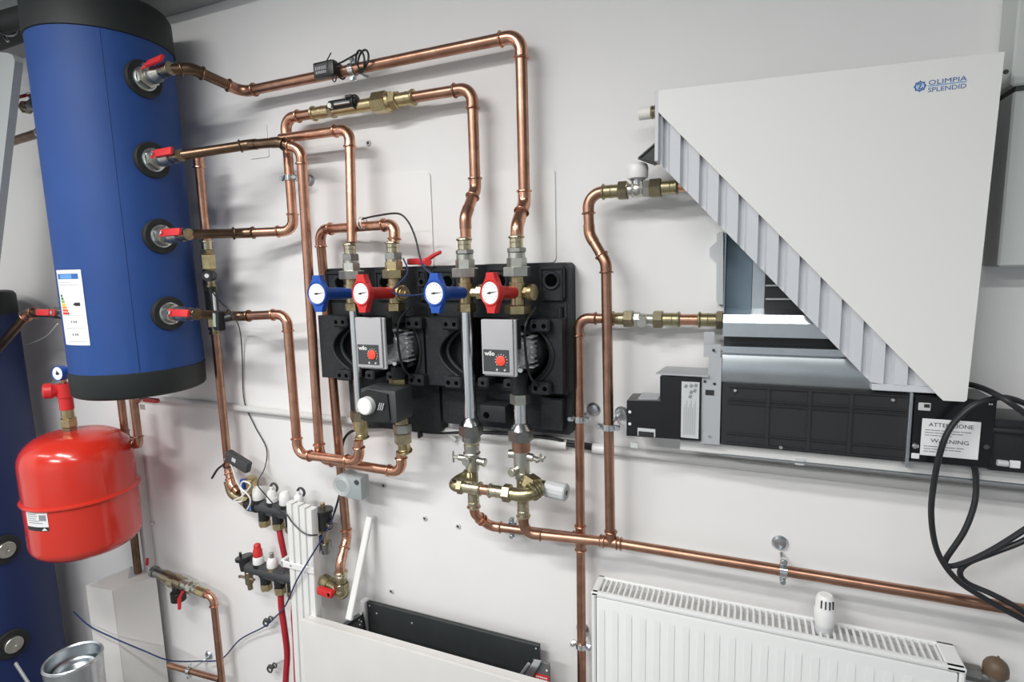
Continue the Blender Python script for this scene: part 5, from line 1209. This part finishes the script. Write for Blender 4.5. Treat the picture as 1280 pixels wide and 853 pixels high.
# left of tank: valves and pipes
zl1 = 1.928; xo = TX - TR - .115
tv, e1_ = ball_valve('ball valve with red lever on the far side of the blue tank, near its top', V((xo, -TD, zl1)), (-1, .02, 0), 'nickel_dark', V((0, -.5, .85)), group='ball valves on the far side of the blue tank')
fit(tv, 'nipple', 'nickel_dark', V((TX - TR + .01, -TD, zl1)), V((xo + .003, -TD, zl1)), .0165)
fit(tv, 'end_plug', 'brass_dark', e1_, e1_ + V((-.012, 0, 0)), .019, 6)
t = thing('copper_pipe_run', 'dull copper stub pipe leaving the far side of the blue tank', 'pipe', (TX - TR, -TD, at(35, 160, TD).z))
c = V((TX - TR + .02, -TD + .02, at(35, 159, TD).z))
run(t, [c, c + V((-.55, .05, -.01))], .0135, 'copper_dark')
fit(t, 'ring', 'steel', c + V((-.262, .024, -.005)), c + V((-.270, .024, -.005)), .0165)
tv, e2_ = ball_valve('ball valve with red lever on the far side of the blue tank, near the sticker', V((xo, -TD, at(60, 391, TD).z)), (-1, -.02, 0), 'nickel_dark', V((0, -1, .12)), group='ball valves on the far side of the blue tank')
fit(tv, 'nipple', 'nickel_dark', V((TX - TR + .01, -TD, at(60, 391, TD).z)), V((xo + .003, -TD, at(60, 391, TD).z)), .0165)
t = thing('copper_pipe_run', 'tarnished copper pipe bending down from the tank towards the navy tank lid', 'pipe', e2_)
w1_ = at(37, 391, .215); w2_ = at(-30, 467, .23)
run(t, [e2_ + V((.012, 0, 0)), w1_, w2_], .0135, 'copper_dark', 'copper_mid', br=.04, sock=.015)
o = obj('white_cable', MB().tube(spline([at(17, 428, .08), at(30, 431, .08), at(55, 422, .08), at(72, 405, .1)], 6), .0022, 6), 'white', None, loc=at(30, 431, .08)); tag(o, 'thin white wire drooping between the two tanks', 'cable')
# tilted white panel at the left edge
pp = [(-12, 64), (10, 66), (16, 69), (18.5, 76), (0, 240), (-20, 420), (-60, 420), (-60, 64)]
o = obj('spare_cover', MB().prism([(at(x, y, .30).x, at(x, y, .30).z) for x, y in pp], (0, .02, 0), (0, -.30, 0)), 'pale_cover', None, loc=at(0, 150, .30)); tag(o, 'tilted pale grey cover panel beyond the blue tank', 'panel')
# black insulated pipes at the ceiling corner
o = thing('insulated_pipe', 'black insulated pipe with metal clips under the ceiling above the tank', 'pipe', at(10, 30, .3))
obj('sleeve', MB().tube([at(-60, 45, .25), at(40, 18, .25)], .028, 14), 'rubber', o)
obj('sleeve', MB().tube([at(-60, 75, .12), at(40, 38, .12)], .022, 14), 'rubber', o)
obj('clip', MB().torus(at(6, 30, .25), at(40, 18, .25) - at(-60, 45, .25), .03, .003, 18, 6), 'steel', o)
obj('clip_screw', MB().tube([at(3, 42, .225), at(10, 52, .22)], .004, 8), 'steel', o)

# zinc bucket
bk0 = at(91, 822, .37)
Bx, Bd, Br = bk0.x, .37, .075
zrim = at(92, 822, .37).z
bu = thing('metal_bucket', 'shiny galvanised metal canister standing on the floor beside the navy tank', 'bucket', (Bx, -Bd, FZ))
obj('body', MB().lathe((Bx, -Bd, 0), UPZ, [(FZ, 0), (FZ, Br - .010), (zrim - .10, Br - .003), (zrim - .002, Br), (zrim, Br - .002), (zrim - .004, Br - .006), (zrim - .055, Br - .014), (zrim - .055, 0)], 44), 'zinc', bu)
obj('rim', MB().torus((Bx, -Bd, zrim - .006), UPZ, Br - .001, .0032, 44, 8), 'steel', bu)
obj('lid', MB().lathe((Bx, -Bd, zrim - .055), UPZ, [(0, Br - .018), (.016, Br - .019), (.020, Br - .023), (.016, Br - .028), (.006, Br - .030), (.006, 0)], 40), 'zinc', bu)
o = obj('metal_strip', MB().box(at(28, 843, .42), (.085, .006, .012), Ry(.75), .001), 'zinc_dull', None, loc=at(28, 843, .42)); tag(o, 'short grey metal strip leaning in front of the navy tank foot', 'strip')

# brass fill valve at lower left with copper drop
y0 = .06
t = thing('fill_valve', 'brass and steel valve with black hand wheel and red lever beside the white casing', 'valve', at(220, 728, y0))
q = lambda x, y, d=y0: at(x, y, d)
zf_ = q(222, 728).z; hx = lambda x, dz=0: V((q(x, 728).x, -y0, zf_ + dz))
obj('inlet', MB().cyl(hx(196, .014), hx(208, .010), .0165, 14).cyl(hx(196, .014), hx(193, .016), .0205, 10), 'nickel_dark', t)
obj('filter_body', MB().cyl(hx(206, .010), hx(229, .0), .0205, 16).cyl(hx(215, .002), hx(222, .0), .0245, 8), 'brass_dark', t)
obj('ball_body', MB().sphere(hx(236, -.004), .0185).cyl(hx(228, 0), hx(246, -.008), .0165, 14).cyl(hx(238, -.004), hx(242, -.006), .0225, 8), 'nickel', t)
obj('end_nut', MB().cyl(hx(244, -.008), hx(256, -.013), .0155, 8), 'brass', t)
obj('hand_wheel', MB().cyl(hx(221, -.015), hx(221, -.05), .0175, 14).cyl(hx(221, -.036), hx(221, -.068), .0250, 14), 'black', t)
lv_ = obj('lever', MB().tube([hx(233, -.016) + V((0, -.016, 0)), hx(230, -.040) + V((0, -.022, 0))], .0045, 8).tube([hx(230, -.040) + V((0, -.022, 0)), hx(229, -.080) + V((0, -.024, 0))], [.0065, .0055], 10), 'red_plastic', t)
obj('red_stub', MB().box(hx(187, .046), (.010, .010, .03), Ry(.2), .003), 'red_plastic', t)
t = thing('copper_pipe_run', 'copper pipe turning down from the brass fill valve to the floor', 'pipe', hx(262))
e_ = V((q(267.5, 790).x, -y0, hx(262, -.015).z)); e_.x = q(271, 790).x
run(t, [hx(253, -.012), e_ + V((0, 0, -.004)), V((e_.x, -y0, FZ))], .0112, 'copper_mid', 'copper_fit', br=.024, sock=.012)
t = thing('copper_pipe_run', 'loose copper pipe near the floor beneath the fill valve', 'pipe', at(235, 843, .06))
s_0, s_1 = at(211, 832, .08), at(275, 858, .06); s_1.z = s_0.z - .004
run(t, [s_0, s_1], .0100, 'copper_mid')
clamp('pipe clamp on the loose copper pipe near the floor', lerp(s_0, s_1, .42), RX, .0104, V((.012, 0, .016)))

# ================================================================== LOWER FAN COIL (white cover on the floor)
f2 = thing('fan_coil_unit', 'low fan coil frame with plain white cover standing open below the pumps', 'fan coil', (-.8, -.06, FZ))
pz = .415; pxl, pxr = at(379, 772, .13).x, at(700, 866, .13).x
obj('front_cover', MB().span((pxl, -.142, FZ), (pxr, -.13, pz), .003, 2), 'board', f2, label='plain white front cover')
obj('cover_return', MB().span((pxl + .01, -.131, pz - .006), (pxr, -.112, pz - .001), .001), 'board', f2)
bxl, bxr = at(459, 753, .04).x, at(674, 808, .04).x; bzt = .4465
obj('back_board', MB().span((bxl, -.042, FZ), (bxr, -.030, bzt), .001), 'strip_dark', f2, label='black back board')
for x, y in ((462, 757.5), (471, 767), (515, 779), (670, 811)):
    p = at(x, y, .042); obj('screw', MB().cyl(p, p + OUT * .0015, .0028, 8), 'grey_sheet', f2)
obj('upright', MB().span((bxl - .018, -.050, FZ), (bxl - .002, -.028, bzt + .004), .001), 'duct', f2)
tri = [(at(x, y, .07).x, at(x, y, .07).z) for x, y in ((432, 782), (452, 767), (457, 795), (440, 800), (420, 796))]
obj('end_gusset', MB().prism(tri, (0, .012, 0), (0, -.075, 0)), 'strip_dark', f2)
obj('gusset_flange', MB().tube([at(425, 784, .08), at(451, 767, .08)], .006, 4), 'zinc', f2)
for x, y in ((449, 775), (452, 777), (450, 781)):
    p = at(x, y, .076); obj('screw', MB().cyl(p, p + OUT * .0015, .0022, 8), 'paper', f2)
# right bracket and control box
b4_ = [(at(x, y, .09).x, at(x, y, .09).z) for x, y in ((654, 846), (668, 825), (677, 826), (664, 850))]
obj('bracket', MB().prism(b4_, (0, .004, 0), (0, -.094, 0)), 'zinc', f2)
obj('bracket_rod', MB().tube([at(650, 845, .085), at(661, 830, .085)], .004, 8), 'zinc_dull', f2)
cbx0, cbx1 = at(666, 832, .085).x, at(687, 845, .085).x
zt4 = at(680, 829, .085).z
obj('control_box', MB().span((cbx0, -.085, FZ), (cbx1, -.079, zt4), .001), 'dark_grey_sheet', f2)
p = at(683.5, 838.5, .086); obj('screw', MB().cyl(p, p + OUT * .0015, .003, 8), 'paper', f2)
zr0 = at(678, 844, .086).z
rl = obj('danger_label', MB().span((cbx0 + .004, -.0858, zr0 - .035), (cbx1 - .001, -.085, zr0), .0002), 'red_plastic', f2, label='red warning sticker')
lr = MB()
for j, v_ in enumerate((.006, .013)):
    for i in range(6): lr.span((cbx0 + .008 + .0052 * i, -.0864, zr0 - v_ - .0032), (cbx0 + .0122 + .0052 * i, -.0858, zr0 - v_))
obj('print_lines', lr, 'paper', rl)
# leaning white strip
s_t, s_b = at(466, 643, .008), at(440, 771, .105)
dv = (s_b - s_t); t = thing('edge_strip', 'white trim strip leaning on the wall beside the black board', 'strip', s_b)
s_b2 = s_t + dv * (s_t.z - .42) / (s_t.z - s_b.z)
ax_ = dv.normalized(); sd_ = RX - ax_ * ax_.x; sd_.normalize(); nn = ax_.cross(sd_)
Rm = Matrix((sd_, nn, ax_)).transposed()
fullL = (s_t.z - at(440, 770, .10).z) / -ax_.z
obj('strip', MB().box(s_t + ax_ * fullL / 2 + V((0, -.012, 0)), (.020, .012, fullL), Rm, .002), 'duct', t)
obj('strip_hole', MB().cyl(at(446, 725, .065), at(446, 725, .072), .002, 8), 'ink', t)

# ================================================================== CABINET AT THE RIGHT EDGE
xc0 = at(1236, 300, .02).x
cz0 = at(1262, 334, .10).z; cz1 = at(1268, 104, .10).z
cbn = thing('wall_cabinet', 'grey green wall cabinet half hidden by the white fan coil cover', 'cabinet', (xc0 + .3, -.04, cz0))
xcl = max(xc0, .37)
obj('body', MB().span((xcl, -.07, cz0), (1.1, 0, cz1 - .006), .003), 'cabinet', cbn)
obj('seam', MB().span((xcl + .004, -.064, cz1 - .008), (1.1, 0, cz1 + .004)), 'cabinet_dark', cbn)
obj('upper_body', MB().span((xcl - .004, -.07, cz1 + .003), (1.1, 0, 2.19), .003), 'cabinet', cbn)
p = at(1257, 90, .071); obj('screw', MB().cyl(p, p + OUT * .002, .004, 8), 'cabinet_dark', cbn)
